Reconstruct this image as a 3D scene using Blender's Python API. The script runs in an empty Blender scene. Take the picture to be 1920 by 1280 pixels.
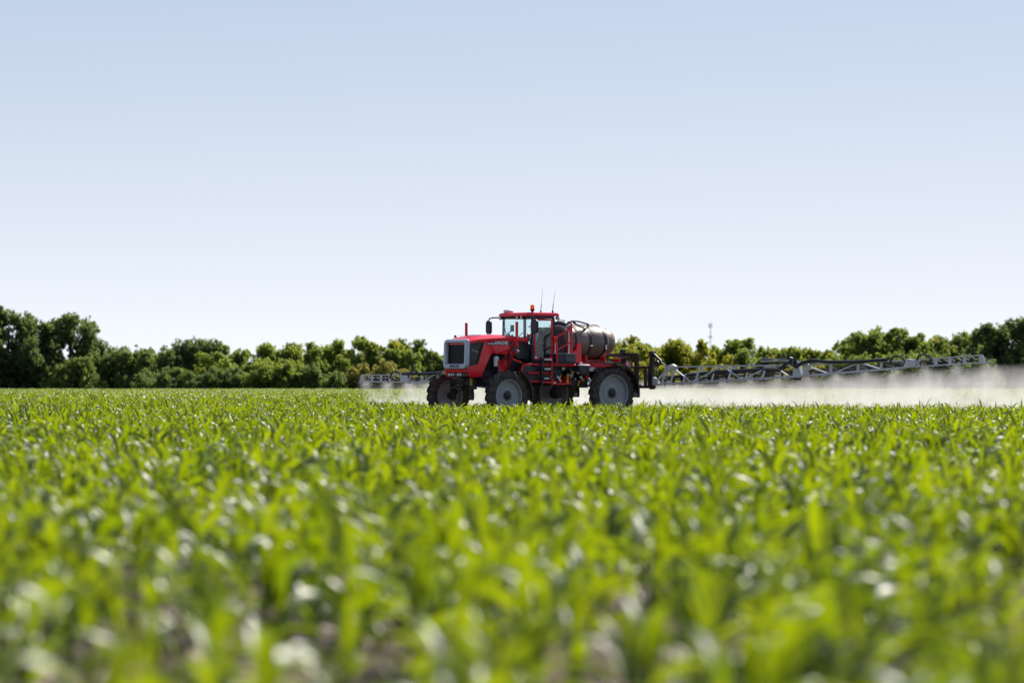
import bpy, bmesh, math, random
import numpy as np
from mathutils import Vector, Matrix, Quaternion
R = math.radians
scene = bpy.context.scene
C = scene.collection
rng = np.random.default_rng(7)
random.seed(7)

# ------------------------------------------------------------------ camera, sky, sun, exposure
CAM_Z = 1.25
cam_d = bpy.data.cameras.new('camera')
cam = bpy.data.objects.new('camera', cam_d)
C.objects.link(cam)
cam_d.sensor_width = 36.0
cam_d.lens = 131.25
cam_d.clip_start = 0.5
cam_d.clip_end = 30000
cam_d.dof.use_dof = True
cam_d.dof.focus_distance = 133.0
cam_d.dof.aperture_fstop = 1.72
cam.location = (0, 0, CAM_Z)
cam.rotation_euler = (R(90.0 + 0.671), 0, 0)
scene.camera = cam

SUN_AZ = R(33.0)      # clockwise from +Y
SUN_EL = R(43.0)
sun_dir = Vector((math.sin(SUN_AZ) * math.cos(SUN_EL), math.cos(SUN_AZ) * math.cos(SUN_EL), math.sin(SUN_EL)))
world = bpy.data.worlds.new('World')
scene.world = world
world.use_nodes = True
wn, wl = world.node_tree.nodes, world.node_tree.links
wn.clear()
w_out = wn.new('ShaderNodeOutputWorld')
w_bg = wn.new('ShaderNodeBackground')
w_sky = wn.new('ShaderNodeTexSky')
w_sky.sky_type = 'NISHITA'
w_sky.sun_disc = False
w_sky.sun_elevation = SUN_EL
w_sky.sun_rotation = SUN_AZ
w_sky.altitude = 0
w_sky.air_density = 1.0
w_sky.dust_density = 1.2
w_sky.ozone_density = 3.0
w_bg.inputs['Strength'].default_value = 0.06
# the camera's white balance, and the pale summer haze that thickens towards the horizon all round
w_wb = wn.new('ShaderNodeMix'); w_wb.data_type = 'RGBA'; w_wb.blend_type = 'MULTIPLY'; w_wb.inputs[0].default_value = 1.0
w_wb.inputs[7].default_value = (0.93, 0.92, 1.14, 1)
wl.new(w_sky.outputs[0], w_wb.inputs[6])
w_tc = wn.new('ShaderNodeTexCoord'); w_sp = wn.new('ShaderNodeSeparateXYZ')
wl.new(w_tc.outputs['Generated'], w_sp.inputs[0])
w_ab = wn.new('ShaderNodeMath'); w_ab.operation = 'MAXIMUM'; w_ab.inputs[1].default_value = 0.0
wl.new(w_sp.outputs[2], w_ab.inputs[0])
w_m1 = wn.new('ShaderNodeMath'); w_m1.operation = 'MULTIPLY'; w_m1.inputs[1].default_value = -1.0 / 0.078
wl.new(w_ab.outputs[0], w_m1.inputs[0])
w_ex = wn.new('ShaderNodeMath'); w_ex.operation = 'EXPONENT'
wl.new(w_m1.outputs[0], w_ex.inputs[0])
w_up = wn.new('ShaderNodeMix'); w_up.data_type = 'RGBA'; w_up.inputs[0].default_value = 0.6  # even blue mixed into the whole sky, added to lift fill on shaded sides
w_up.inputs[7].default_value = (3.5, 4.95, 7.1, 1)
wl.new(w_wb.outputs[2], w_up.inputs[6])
w_hz = wn.new('ShaderNodeMix'); w_hz.data_type = 'RGBA'
w_hz.inputs[7].default_value = (11.1, 11.7, 12.7, 1)
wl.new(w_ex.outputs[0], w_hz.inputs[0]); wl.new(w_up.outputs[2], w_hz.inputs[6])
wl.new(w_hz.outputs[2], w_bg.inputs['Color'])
wl.new(w_bg.outputs[0], w_out.inputs['Surface'])

sun_d = bpy.data.lights.new('sun', 'SUN')
sun_d.energy = 4.6
sun_d.angle = R(0.5)
sun_d.color = (1.0, 0.94, 0.84)
sun = bpy.data.objects.new('sun', sun_d)
C.objects.link(sun)
sun.rotation_euler = (-sun_dir).to_track_quat('-Z', 'Y').to_euler()
sun.location = (60, 90, 80)

scene.view_settings.view_transform = 'Standard'
scene.view_settings.look = 'None'
scene.view_settings.gamma = 1.0
scene.view_settings.use_curve_mapping = False
scene.view_settings.exposure = 0.6
scene.render.engine = 'CYCLES'
scene.cycles.max_bounces = 10
scene.cycles.transparent_max_bounces = 24
scene.cycles.transmission_bounces = 6
scene.cycles.volume_bounces = 1
scene.cycles.volume_step_rate = 0.2
scene.cycles.sample_clamp_indirect = 6.0
scene.cycles.sample_clamp_direct = 12.0

# ------------------------------------------------------------------ materials
def new_mat(name):
    m = bpy.data.materials.new(name)
    m.use_nodes = True
    return m, m.node_tree.nodes, m.node_tree.links

def paint(name, col, rough=0.5, metal=0.0, spec=0.5, coat=0.0, dust=0.0, dustcol=(0.32, 0.25, 0.18), scale=3.0, bump=0.0, var=0.12):
    m, n, l = new_mat(name)
    b = n['Principled BSDF']
    b.inputs['Roughness'].default_value = rough
    b.inputs['Metallic'].default_value = metal
    b.inputs['Specular IOR Level'].default_value = spec
    b.inputs['Coat Weight'].default_value = coat
    b.inputs['Coat Roughness'].default_value = 0.06
    tc = n.new('ShaderNodeTexCoord')
    no = n.new('ShaderNodeTexNoise')
    no.inputs['Scale'].default_value = scale
    no.inputs['Detail'].default_value = 6
    no.inputs['Roughness'].default_value = 0.65
    l.new(tc.outputs['Object'], no.inputs['Vector'])
    mx = n.new('ShaderNodeMix'); mx.data_type = 'RGBA'
    mx.inputs[6].default_value = tuple(c * (1 - var) for c in col) + (1,)
    mx.inputs[7].default_value = tuple(min(1, c * (1 + var)) for c in col) + (1,)
    l.new(no.outputs['Fac'], mx.inputs[0])
    last = mx.outputs[2]
    if dust > 0:
        rp = n.new('ShaderNodeValToRGB')
        rp.color_ramp.elements[0].position = 0.40
        rp.color_ramp.elements[1].position = 0.72
        rp.color_ramp.elements[1].color = (dust, dust, dust, 1)
        no2 = n.new('ShaderNodeTexNoise')
        no2.inputs['Scale'].default_value = scale * 1.7
        no2.inputs['Detail'].default_value = 8
        l.new(tc.outputs['Object'], no2.inputs['Vector'])
        l.new(no2.outputs['Fac'], rp.inputs[0])
        m2 = n.new('ShaderNodeMix'); m2.data_type = 'RGBA'
        l.new(rp.outputs[0], m2.inputs[0])
        l.new(last, m2.inputs[6])
        m2.inputs[7].default_value = dustcol + (1,)
        last = m2.outputs[2]
        mr = n.new('ShaderNodeMath'); mr.operation = 'MULTIPLY_ADD'
        l.new(rp.outputs[0], mr.inputs[0]); mr.inputs[1].default_value = 0.5; mr.inputs[2].default_value = rough
        l.new(mr.outputs[0], b.inputs['Roughness'])
    l.new(last, b.inputs['Base Color'])
    if bump > 0:
        bp = n.new('ShaderNodeBump')
        bp.inputs['Strength'].default_value = bump
        bp.inputs['Distance'].default_value = 0.02
        l.new(no.outputs['Fac'], bp.inputs['Height'])
        l.new(bp.outputs[0], b.inputs['Normal'])
    return m

M = {}
M['red'] = paint('red_paint', (0.84, 0.004, 0.018), 0.26, 0, 0.4, 0.25, 0.0, var=0.05)
M['red_frame'] = paint('red_frame_paint', (0.70, 0.004, 0.016), 0.36, 0, 0.35, 0.1, 0.10)
M['grey_paint'] = paint('silver_paint', (0.44, 0.475, 0.54), 0.38, 0.25, 0.5, 0.2, 0.05)
M['rim'] = paint('rim_paint', (0.30, 0.315, 0.345), 0.45, 0.1, 0.4, 0, 0.35, (0.30, 0.25, 0.2))
M['rubber'] = paint('tyre_rubber', (0.034, 0.030, 0.028), 0.8, 0, 0.35, 0, 0.75, (0.15, 0.11, 0.082), 4.0, 0.3)
M['black'] = paint('black_plastic', (0.012, 0.012, 0.014), 0.42, 0, 0.5, 0, 0.25, (0.06, 0.05, 0.045))
M['gloss_black'] = paint('gloss_black', (0.008, 0.008, 0.010), 0.15, 0, 0.35, 0.0, 0.0)
M['grille_black'] = paint('grille_black', (0.004, 0.004, 0.005), 0.35, 0, 0.12)
M['dark_panel'] = paint('dark_panel', (0.016, 0.018, 0.024), 0.40, 0, 0.5, 0, 0.2, (0.06, 0.05, 0.045))
M['dark_steel'] = paint('dark_steel', (0.045, 0.028, 0.026), 0.5, 0.3, 0.5, 0, 0.4, (0.14, 0.09, 0.07))
M['machine_dark'] = paint('oily_metal', (0.02, 0.02, 0.022), 0.5, 0.4, 0.5, 0, 0.4, (0.09, 0.075, 0.06))
M['alu'] = paint('white_boom_paint', (0.62, 0.60, 0.61), 0.42, 0.1, 0.5, 0, 0.25, (0.35, 0.3, 0.27))
M['tank'] = paint('grey_poly', (0.20, 0.140, 0.108), 0.30, 0, 0.5, 0.0, 0.55, (0.15, 0.10, 0.075), 1.4)
M['tank_dark'] = paint('dark_poly', (0.05, 0.055, 0.065), 0.4, 0, 0.5, 0, 0.15)
M['white'] = paint('white_plastic', (0.75, 0.75, 0.74), 0.4, 0, 0.5, 0, 0.1)
M['yellow'] = paint('yellow_paint', (0.62, 0.33, 0.02), 0.4, 0, 0.5, 0, 0.15)
M['orange'] = paint('orange_lens', (0.85, 0.22, 0.01), 0.2, 0, 0.5, 0.3, 0)
M['chrome'] = paint('bright_metal', (0.65, 0.65, 0.66), 0.22, 0.9, 0.5, 0, 0.15)
M['lens'] = paint('lamp_lens', (0.80, 0.82, 0.84), 0.1, 0, 0.6, 0.5, 0)
M['seat'] = paint('seat_cloth', (0.05, 0.055, 0.065), 0.8, 0, 0.3)
M['shirt'] = paint('pale_blue_shirt', (0.42, 0.54, 0.62), 0.85, 0, 0.2)
M['skin'] = paint('skin', (0.45, 0.25, 0.17), 0.55, 0, 0.4)
M['cap_cloth'] = paint('dark_cap', (0.05, 0.05, 0.06), 0.8, 0, 0.2)
M['jeans'] = paint('blue_jeans', (0.04, 0.06, 0.12), 0.85, 0, 0.2)
M['letter_white'] = paint('white_lettering', (0.88, 0.88, 0.90), 0.45)
M['letter_grey'] = paint('grey_lettering', (0.35, 0.35, 0.37), 0.45)
M['letter_dark'] = paint('dark_lettering', (0.03, 0.03, 0.05), 0.45)
M['galv'] = paint('galvanised_steel', (0.38, 0.40, 0.42), 0.5, 0.4)
M['bark'] = paint('bark', (0.10, 0.075, 0.055), 0.9, 0, 0.2, 0, 0.3, (0.16, 0.13, 0.1), 2.0, 0.4)

def glass_mat():
    m, n, l = new_mat('cab_glass')
    n.remove(n['Principled BSDF'])
    out = n['Material Output']
    tr = n.new('ShaderNodeBsdfTransparent'); tr.inputs[0].default_value = (0.90, 0.965, 0.97, 1)
    gl = n.new('ShaderNodeBsdfGlossy'); gl.inputs['Roughness'].default_value = 0.02
    fr = n.new('ShaderNodeFresnel')
    ge = n.new('ShaderNodeNewGeometry'); io = n.new('ShaderNodeMix')      # a thin pane: the same reflection from either side
    io.inputs[2].default_value = 1.5; io.inputs[3].default_value = 1 / 1.5
    l.new(ge.outputs['Backfacing'], io.inputs[0]); l.new(io.outputs[0], fr.inputs[0])
    ml = n.new('ShaderNodeMath'); ml.operation = 'MULTIPLY_ADD'; ml.inputs[1].default_value = 0.6; ml.inputs[2].default_value = 0.01
    mx = n.new('ShaderNodeMixShader')
    l.new(fr.outputs[0], ml.inputs[0]); l.new(ml.outputs[0], mx.inputs[0])
    l.new(tr.outputs[0], mx.inputs[1]); l.new(gl.outputs[0], mx.inputs[2])
    l.new(mx.outputs[0], out.inputs['Surface'])
    return m
M['glass'] = glass_mat()

def lens_mat(name, col):
    m, n, l = new_mat(name)
    b = n['Principled BSDF']; b.inputs['Base Color'].default_value = col + (1,); b.inputs['Roughness'].default_value = 0.15
    t = n.new('ShaderNodeBsdfTranslucent'); t.inputs[0].default_value = col + (1,)
    mx = n.new('ShaderNodeMixShader'); mx.inputs[0].default_value = 0.6
    l.new(b.outputs[0], mx.inputs[1]); l.new(t.outputs[0], mx.inputs[2]); l.new(mx.outputs[0], n['Material Output'].inputs['Surface'])
    return m
M['orange'] = lens_mat('orange_beacon_lens', (0.95, 0.30, 0.01))

def scale_mat():
    m, n, l = new_mat('level_scale')
    b = n['Principled BSDF']
    tc = n.new('ShaderNodeTexCoord')
    sp = n.new('ShaderNodeSeparateXYZ')
    l.new(tc.outputs['Object'], sp.inputs[0])
    fr = n.new('ShaderNodeMath'); fr.operation = 'MULTIPLY'; fr.inputs[1].default_value = 11.0
    l.new(sp.outputs[2], fr.inputs[0])
    f2 = n.new('ShaderNodeMath'); f2.operation = 'FRACT'; l.new(fr.outputs[0], f2.inputs[0])
    f3 = n.new('ShaderNodeMath'); f3.operation = 'GREATER_THAN'; f3.inputs[1].default_value = 0.32; l.new(f2.outputs[0], f3.inputs[0])
    mx = n.new('ShaderNodeMix'); mx.data_type = 'RGBA'
    mx.inputs[6].default_value = (0.25, 0.03, 0.06, 1); mx.inputs[7].default_value = (0.78, 0.76, 0.80, 1)
    l.new(f3.outputs[0], mx.inputs[0]); l.new(mx.outputs[2], b.inputs['Base Color'])
    b.inputs['Roughness'].default_value = 0.4
    return m
M['scale'] = scale_mat()

def leaf_mat(name, dif, trans, tfac, rough, spec, nscale, var=0.35, glossy=True):
    m, n, l = new_mat(name)
    out = n['Material Output']
    b = n['Principled BSDF']
    b.inputs['Roughness'].default_value = rough
    b.inputs['Specular IOR Level'].default_value = spec
    tl = n.new('ShaderNodeBsdfTranslucent')
    geo = n.new('ShaderNodeNewGeometry')
    oi = n.new('ShaderNodeObjectInfo')
    no = n.new('ShaderNodeTexNoise'); no.inputs['Scale'].default_value = nscale; no.inputs['Detail'].default_value = 3
    l.new(geo.outputs['Position'], no.inputs['Vector'])
    ad = n.new('ShaderNodeMath'); ad.operation = 'MULTIPLY_ADD'; ad.inputs[1].default_value = 0.45
    l.new(oi.outputs['Random'], ad.inputs[0]); 
    sb = n.new('ShaderNodeMath'); sb.operation = 'MULTIPLY_ADD'; sb.inputs[1].default_value = 1.0; sb.inputs[2].default_value = -0.22
    l.new(no.outputs['Fac'], sb.inputs[0]); l.new(sb.outputs[0], ad.inputs[2])
    for col, sock in ((dif, b.inputs['Base Color']), (trans, tl.inputs['Color'])):
        mx = n.new('ShaderNodeMix'); mx.data_type = 'RGBA'
        mx.inputs[6].default_value = (col[0] * (1 - var), col[1] * (1 - var * 0.8), col[2], 1)
        mx.inputs[7].default_value = (col[0] * (1 + var), col[1] * (1 + var * 0.6), col[2] * 0.9, 1)
        l.new(ad.outputs[0], mx.inputs[0]); l.new(mx.outputs[2], sock)
    ms = n.new('ShaderNodeMixShader'); ms.inputs[0].default_value = tfac
    l.new(b.outputs[0], ms.inputs[1]); l.new(tl.outputs[0], ms.inputs[2])
    l.new(ms.outputs[0], out.inputs['Surface'])
    return m
M['corn'] = leaf_mat('corn_leaf', (0.050, 0.100, 0.009), (0.35, 0.475, 0.002), 0.43, 0.42, 0.55, 0.9, 0.5)
M['stalk'] = leaf_mat('corn_stalk', (0.10, 0.16, 0.04), (0.15, 0.25, 0.03), 0.15, 0.45, 0.5, 0.9)
M['fol_dark'] = leaf_mat('foliage_dark', (0.088, 0.116, 0.045), (0.33, 0.46, 0.10), 0.52, 0.55, 0.3, 0.5)
M['fol_mid'] = leaf_mat('foliage_mid', (0.098, 0.120, 0.036), (0.45, 0.58, 0.09), 0.54, 0.55, 0.3, 0.5)
M['fol_yel'] = leaf_mat('foliage_yellow_green', (0.108, 0.130, 0.022), (0.62, 0.64, 0.06), 0.58, 0.55, 0.3, 0.5)
M['fol_olive'] = leaf_mat('foliage_olive', (0.118, 0.122, 0.038), (0.56, 0.54, 0.12), 0.55, 0.6, 0.3, 0.5)

def soil_mat():
    m, n, l = new_mat('soil')
    b = n['Principled BSDF']
    b.inputs['Roughness'].default_value = 0.95
    b.inputs['Specular IOR Level'].default_value = 0.15
    tc = n.new('ShaderNodeTexCoord')
    no = n.new('ShaderNodeTexNoise'); no.inputs['Scale'].default_value = 6; no.inputs['Detail'].default_value = 10; no.inputs['Roughness'].default_value = 0.7
    l.new(tc.outputs['Object'], no.inputs['Vector'])
    rp = n.new('ShaderNodeValToRGB')
    e = rp.color_ramp.elements
    e[0].position = 0.3; e[0].color = (0.045, 0.030, 0.025, 1)
    e[1].position = 0.75; e[1].color = (0.200, 0.145, 0.120, 1)
    l.new(no.outputs['Fac'], rp.inputs[0]); l.new(rp.outputs[0], b.inputs['Base Color'])
    bp = n.new('ShaderNodeBump'); bp.inputs['Strength'].default_value = 0.9; bp.inputs['Distance'].default_value = 0.06
    l.new(no.outputs['Fac'], bp.inputs['Height']); l.new(bp.outputs[0], b.inputs['Normal'])
    return m
M['soil'] = soil_mat()
M['straw'] = paint('dry_straw', (0.42, 0.33, 0.27), 0.75, 0, 0.3, 0, 0, scale=5, var=0.3)

# ------------------------------------------------------------------ mesh helpers
class MB:
    def __init__(s):
        s.v, s.f = [], []
    def add(s, vs, fs):
        o = len(s.v)
        s.v.extend([tuple(p) for p in vs])
        s.f.extend([tuple(i + o for i in f) for f in fs])
        return s
    def box(s, x0, x1, y0, y1, z0, z1):
        vs = [(x, y, z) for z in (z0, z1) for y in (y0, y1) for x in (x0, x1)]
        return s.add(vs, [(0, 2, 3, 1), (4, 5, 7, 6), (0, 1, 5, 4), (2, 6, 7, 3), (0, 4, 6, 2), (1, 3, 7, 5)])
    def bar(s, p, q, w, h=None, up=(0, 0, 1)):
        h = h or w
        p, q = Vector(p), Vector(q)
        d = (q - p).normalized()
        u = Vector(up)
        if abs(d.dot(u)) > 0.97: u = Vector((1, 0, 0))
        a = d.cross(u).normalized(); b = a.cross(d).normalized()
        vs = []
        for c in (p, q):
            for i, j in ((-1, -1), (1, -1), (1, 1), (-1, 1)):
                vs.append(c + a * (i * w / 2) + b * (j * h / 2))
        return s.add(vs, [(0, 1, 2, 3), (7, 6, 5, 4), (0, 4, 5, 1), (1, 5, 6, 2), (2, 6, 7, 3), (3, 7, 4, 0)])
    def tube(s, pts, r, n=8):
        pts = [Vector(p) for p in pts]
        rs = r if isinstance(r, (list, tuple)) else [r] * len(pts)
        vs, fs = [], []
        u = None
        for k, p in enumerate(pts):
            d = (pts[min(k + 1, len(pts) - 1)] - pts[max(k - 1, 0)]).normalized()
            if u is None:
                u = Vector((0, 0, 1)) if abs(d.z) < 0.9 else Vector((1, 0, 0))
            a = d.cross(u).normalized(); b = a.cross(d).normalized(); u = b
            for i in range(n):
                t = 2 * math.pi * i / n
                vs.append(p + (a * math.cos(t) + b * math.sin(t)) * rs[k])
        for k in range(len(pts) - 1):
            for i in range(n):
                j = (i + 1) % n
                fs.append((k * n + i, k * n + j, (k + 1) * n + j, (k + 1) * n + i))
        fs.append(tuple(range(n - 1, -1, -1))); fs.append(tuple((len(pts) - 1) * n + i for i in range(n)))
        return s.add(vs, fs)
    def lathe(s, prof, axis='y', n=32, c=(0, 0, 0), closed=False, sc=(1, 1)):
        """prof: (radius, along)"""
        vs, fs = [], []
        for r, a in prof:
            for i in range(n):
                t = 2 * math.pi * i / n
                p, q = r * math.cos(t) * sc[0], r * math.sin(t) * sc[1]
                v = {'x': (a, p, q), 'y': (q, a, p), 'z': (p, q, a)}[axis]
                vs.append((v[0] + c[0], v[1] + c[1], v[2] + c[2]))
        m = len(prof)
        for k in range(m if closed else m - 1):
            k2 = (k + 1) % m
            for i in range(n):
                j = (i + 1) % n
                fs.append((k * n + i, k * n + j, k2 * n + j, k2 * n + i))
        if not closed:
            fs.append(tuple(range(n - 1, -1, -1))); fs.append(tuple((m - 1) * n + i for i in range(n)))
        return s.add(vs, fs)
    def prism_y(s, poly, y0, y1):
        n = len(poly)
        vs = [(x, y0, z) for x, z in poly] + [(x, y1, z) for x, z in poly]
        fs = [tuple(range(n)), tuple(range(2 * n - 1, n - 1, -1))]
        fs += [(i, n + i, n + (i + 1) % n, (i + 1) % n) for i in range(n)]
        return s.add(vs, fs)
    def prism_x(s, poly, x0, x1):
        n = len(poly)
        vs = [(x0, y, z) for y, z in poly] + [(x1, y, z) for y, z in poly]
        fs = [tuple(range(n)), tuple(range(2 * n - 1, n - 1, -1))]
        fs += [(i, n + i, n + (i + 1) % n, (i + 1) % n) for i in range(n)]
        return s.add(vs, fs)
    def mesh(s, name, smooth=None):
        me = bpy.data.meshes.new(name)
        me.from_pydata(s.v, [], s.f)
        bm = bmesh.new(); bm.from_mesh(me)
        bmesh.ops.recalc_face_normals(bm, faces=bm.faces)
        bm.to_mesh(me); bm.free()
        if smooth:
            me.shade_smooth()
            me.set_sharp_from_angle(angle=R(smooth))
        return me

def tag(o, label=None, cat=None, group=None, kind=None):
    if label: o['label'] = label
    if cat: o['category'] = cat
    if group: o['group'] = group
    if kind: o['kind'] = kind
    return o

def link(name, data, parent=None, loc=None):
    o = bpy.data.objects.new(name, data)
    C.objects.link(o)
    if parent: o.parent = parent
    if loc: o.location = loc
    return o

def obj(name, mb, mat, parent=None, smooth=None, bevel=0, loc=None, seg=2):
    me = mb.mesh(name, smooth)
    me.materials.append(M[mat] if isinstance(mat, str) else mat)
    o = link(name, me, parent, loc)
    if bevel:
        b = o.modifiers.new('bevel', 'BEVEL'); b.width = bevel; b.segments = seg; b.limit_method = 'ANGLE'; b.angle_limit = R(35)
    return o

def np_mesh(name, verts, faces, mat, smooth=False):
    """verts (n,3), faces (m,k) all the same size"""
    me = bpy.data.meshes.new(name)
    nv, (nf, k) = len(verts), faces.shape
    me.vertices.add(nv); me.vertices.foreach_set('co', np.asarray(verts, np.float32).ravel())
    me.loops.add(nf * k); me.loops.foreach_set('vertex_index', np.asarray(faces, np.int32).ravel())
    me.polygons.add(nf)
    me.polygons.foreach_set('loop_start', np.arange(0, nf * k, k, dtype=np.int32))
    if smooth: me.polygons.foreach_set('use_smooth', np.ones(nf, bool))
    me.update(calc_edges=True)
    me.materials.append(M[mat])
    return me

# ------------------------------------------------------------------ ground
gv = [(-9000, -60, 0), (9000, -60, 0), (9000, 14000, 0), (-9000, 14000, 0)]
gm = bpy.data.meshes.new('ground'); gm.from_pydata(gv, [], [(0, 1, 2, 3)]); gm.materials.append(M['soil'])
tag(link('ground', gm), 'bare brown soil of the flat field between the corn rows', None, None, 'structure')

# ------------------------------------------------------------------ sprayer pose (needed for the crop rows too)
YAW = R(36.0)
SPR = Vector((0.635, 134.6, 0.0))
ROT = math.pi + YAW
def to_local(x, y):
    dx, dy = x - SPR.x, y - SPR.y
    c, s_ = math.cos(ROT), math.sin(ROT)
    return dx * c + dy * s_, -dx * s_ + dy * c

# ------------------------------------------------------------------ corn
def corn_leaf(L, w, el0, droop, az, z0, nseg=6, twist=0.0):
    """a strap leaf leaving the stalk at height z0, rising at el0 and arching over; returns verts, faces"""
    vs, fs = [], []
    p = np.array([0.012, 0, z0]); el = el0
    ca, sa = math.cos(az), math.sin(az)
    for k in range(nseg + 1):
        t = k / nseg
        ww = w * (0.55 + 1.6 * t) if t < 0.28 else w * (1.0 - ((t - 0.28) / 0.72) ** 1.7)
        ww = max(ww, 0.002) * 0.5
        d = np.array([math.cos(el), 0, math.sin(el)])
        up = np.array([-math.sin(el), 0, math.cos(el)])
        tw = twist * t
        side = np.array([0, math.cos(tw), 0]) + up * math.sin(tw)
        for sgn in (-1, 0, 1):
            q = p + side * (sgn * ww) + up * (abs(sgn) * ww * 0.45)
            vs.append((q[0] * ca - q[1] * sa, q[0] * sa + q[1] * ca, q[2]))
        p = p + d * (L / nseg)
        el -= droop / nseg * (0.4 + 1.2 * t)
    for k in range(nseg):
        for j in (0, 1):
            a = k * 3 + j
            fs.append((a, a + 1, a + 4, a + 3))
    return np.array(vs), np.array(fs)

def corn_variant(seed, nseg=6, nl=7, wide=1.0):
    r = np.random.default_rng(seed)
    H = 0.25 + 0.08 * r.random()
    base_az = r.random() * 6.28
    leaves = []
    for k in range(nl):
        t = k / (nl - 1)
        z0 = 0.03 + (H - 0.05) * t ** 0.8
        az = base_az + math.pi * k + r.normal(0, 0.5)
        L = (0.18 + 0.18 * math.sin(math.pi * min(1, 0.2 + 0.62 * t))) * r.uniform(0.75, 1.25)
        w = (0.038 + 0.029 * math.sin(math.pi * (0.2 + 0.6 * t))) * wide
        el0 = R(40 + 28 * t + r.normal(0, 12))
        droop = R(128 - 42 * t + r.normal(0, 28))
        if k == nl - 1:
            L *= 0.75; w *= 0.7; el0 = R(78 + r.normal(0, 8)); droop = R(40)
        leaves.append(corn_leaf(L, w, el0, droop, az, z0, nseg, r.normal(0, 0.6)))
    return H, leaves

ROWA = R(15)
ROWD = np.array([math.sin(ROWA), math.cos(ROWA)])      # the rows run away from the camera
ROWN = np.array([math.cos(ROWA), -math.sin(ROWA)])
def row_points(d0, d1, along, jit, margin=0.165, extra=6.0, rowgap=0.76, seed=3):
    """points on the crop rows inside the camera's wedge between depths d0 and d1"""
    r = np.random.default_rng(seed)
    half = d1 * margin + extra
    cs = np.array([[x, y] for x in (-half, half) for y in (d0, d1)])
    u, v = cs @ ROWD, cs @ ROWN
    rows = np.arange(math.floor(v.min() / rowgap), math.ceil(v.max() / rowgap)) * rowgap
    us = np.arange(u.min(), u.max(), along)
    out = []
    for rv in rows:
        # clip the row to the wedge first, to keep the arrays small
        p = np.outer(us, ROWD) + rv * ROWN
        k = (p[:, 1] > d0) & (p[:, 1] <= d1) & (np.abs(p[:, 0]) < p[:, 1] * margin + extra)
        if k.any():
            q = p[k]
            q = q + ROWD * r.normal(0, jit, (len(q), 1)) + ROWN * r.normal(0, 0.055, (len(q), 1))
            out.append(q)
    p = np.concatenate(out)
    dx, dy = p[:, 0] - SPR.x, p[:, 1] - SPR.y
    c, s_ = math.cos(ROT), math.sin(ROT)
    lx, ly = dx * c + dy * s_, -dx * s_ + dy * c
    nearness = np.clip((27.0 - p[:, 1]) / 14.0, 0, 1)
    gap = (r.random(len(p)) < 0.08 + 0.26 * nearness) | (np.sin(p[:, 0] * 2.3 + 1.3 * np.sin(p[:, 1] * 0.9)) * np.sin(p[:, 1] * 0.8 + p[:, 0]) > 0.90 - 0.72 * nearness)
    p, lx, ly = p[~gap], lx[~gap], ly[~gap]
    bad = (np.abs(np.abs(lx) - 2.33) < 0.62) & (np.abs(np.abs(ly) - 1.8) < 0.30)
    return p[~bad]

NVAR = 12
variants = [corn_variant(100 + i) for i in range(NVAR)]
leaf_meshes, stalk_meshes, plant_meshes = [], [], []
def stalk_mb(H):
    return MB().tube([(0, 0, -0.02), (0.004, 0.002, H * 0.5), (0, 0, H)], [0.013, 0.012, 0.006], 6)
for H, leaves in variants:
    lm = [np_mesh('leaf', v, f, 'corn', True) for v, f in leaves]
    leaf_meshes.append(lm)
    sm = stalk_mb(H).mesh('corn_plant', 50); sm.materials.append(M['stalk'])
    stalk_meshes.append(sm)

def joined(leaves, H=None, name='corn_plant_joined'):
    vs, fs, o = [], [], 0
    for v, f in leaves:
        vs.append(v); fs.append(f + o); o += len(v)
    return np_mesh(name, np.concatenate(vs), np.concatenate(fs), 'corn', True)

proto_near = bpy.data.collections.new('corn_prototypes')
for i, (H, leaves) in enumerate(variants):
    o = bpy.data.objects.new('corn_prototype', joined(leaves))
    proto_near.objects.link(o)
proto_far = bpy.data.collections.new('corn_row_prototypes')
for i in range(6):
    r = np.random.default_rng(500 + i)
    allv = []
    for k in range(11):
        H, lv = corn_variant(700 + i * 20 + k, nseg=4, nl=6, wide=1.2)
        ang = r.random() * 6.28; ca, sa = math.cos(ang), math.sin(ang)
        off = ROWD * ((k - 5) * 0.182 + r.normal(0, 0.05))
        s_ = r.uniform(0.85, 1.2)
        for v, f in lv:
            w = v.copy()
            w[:, 0] = (v[:, 0] * ca - v[:, 1] * sa) * s_ + off[0] + r.normal(0, 0.01)
            w[:, 1] = (v[:, 0] * sa + v[:, 1] * ca) * s_ + off[1]
            w[:, 2] = v[:, 2] * s_
            allv.append((w, f))
    o = bpy.data.objects.new('corn_row_prototype', joined(allv))
    proto_far.objects.link(o)

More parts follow.
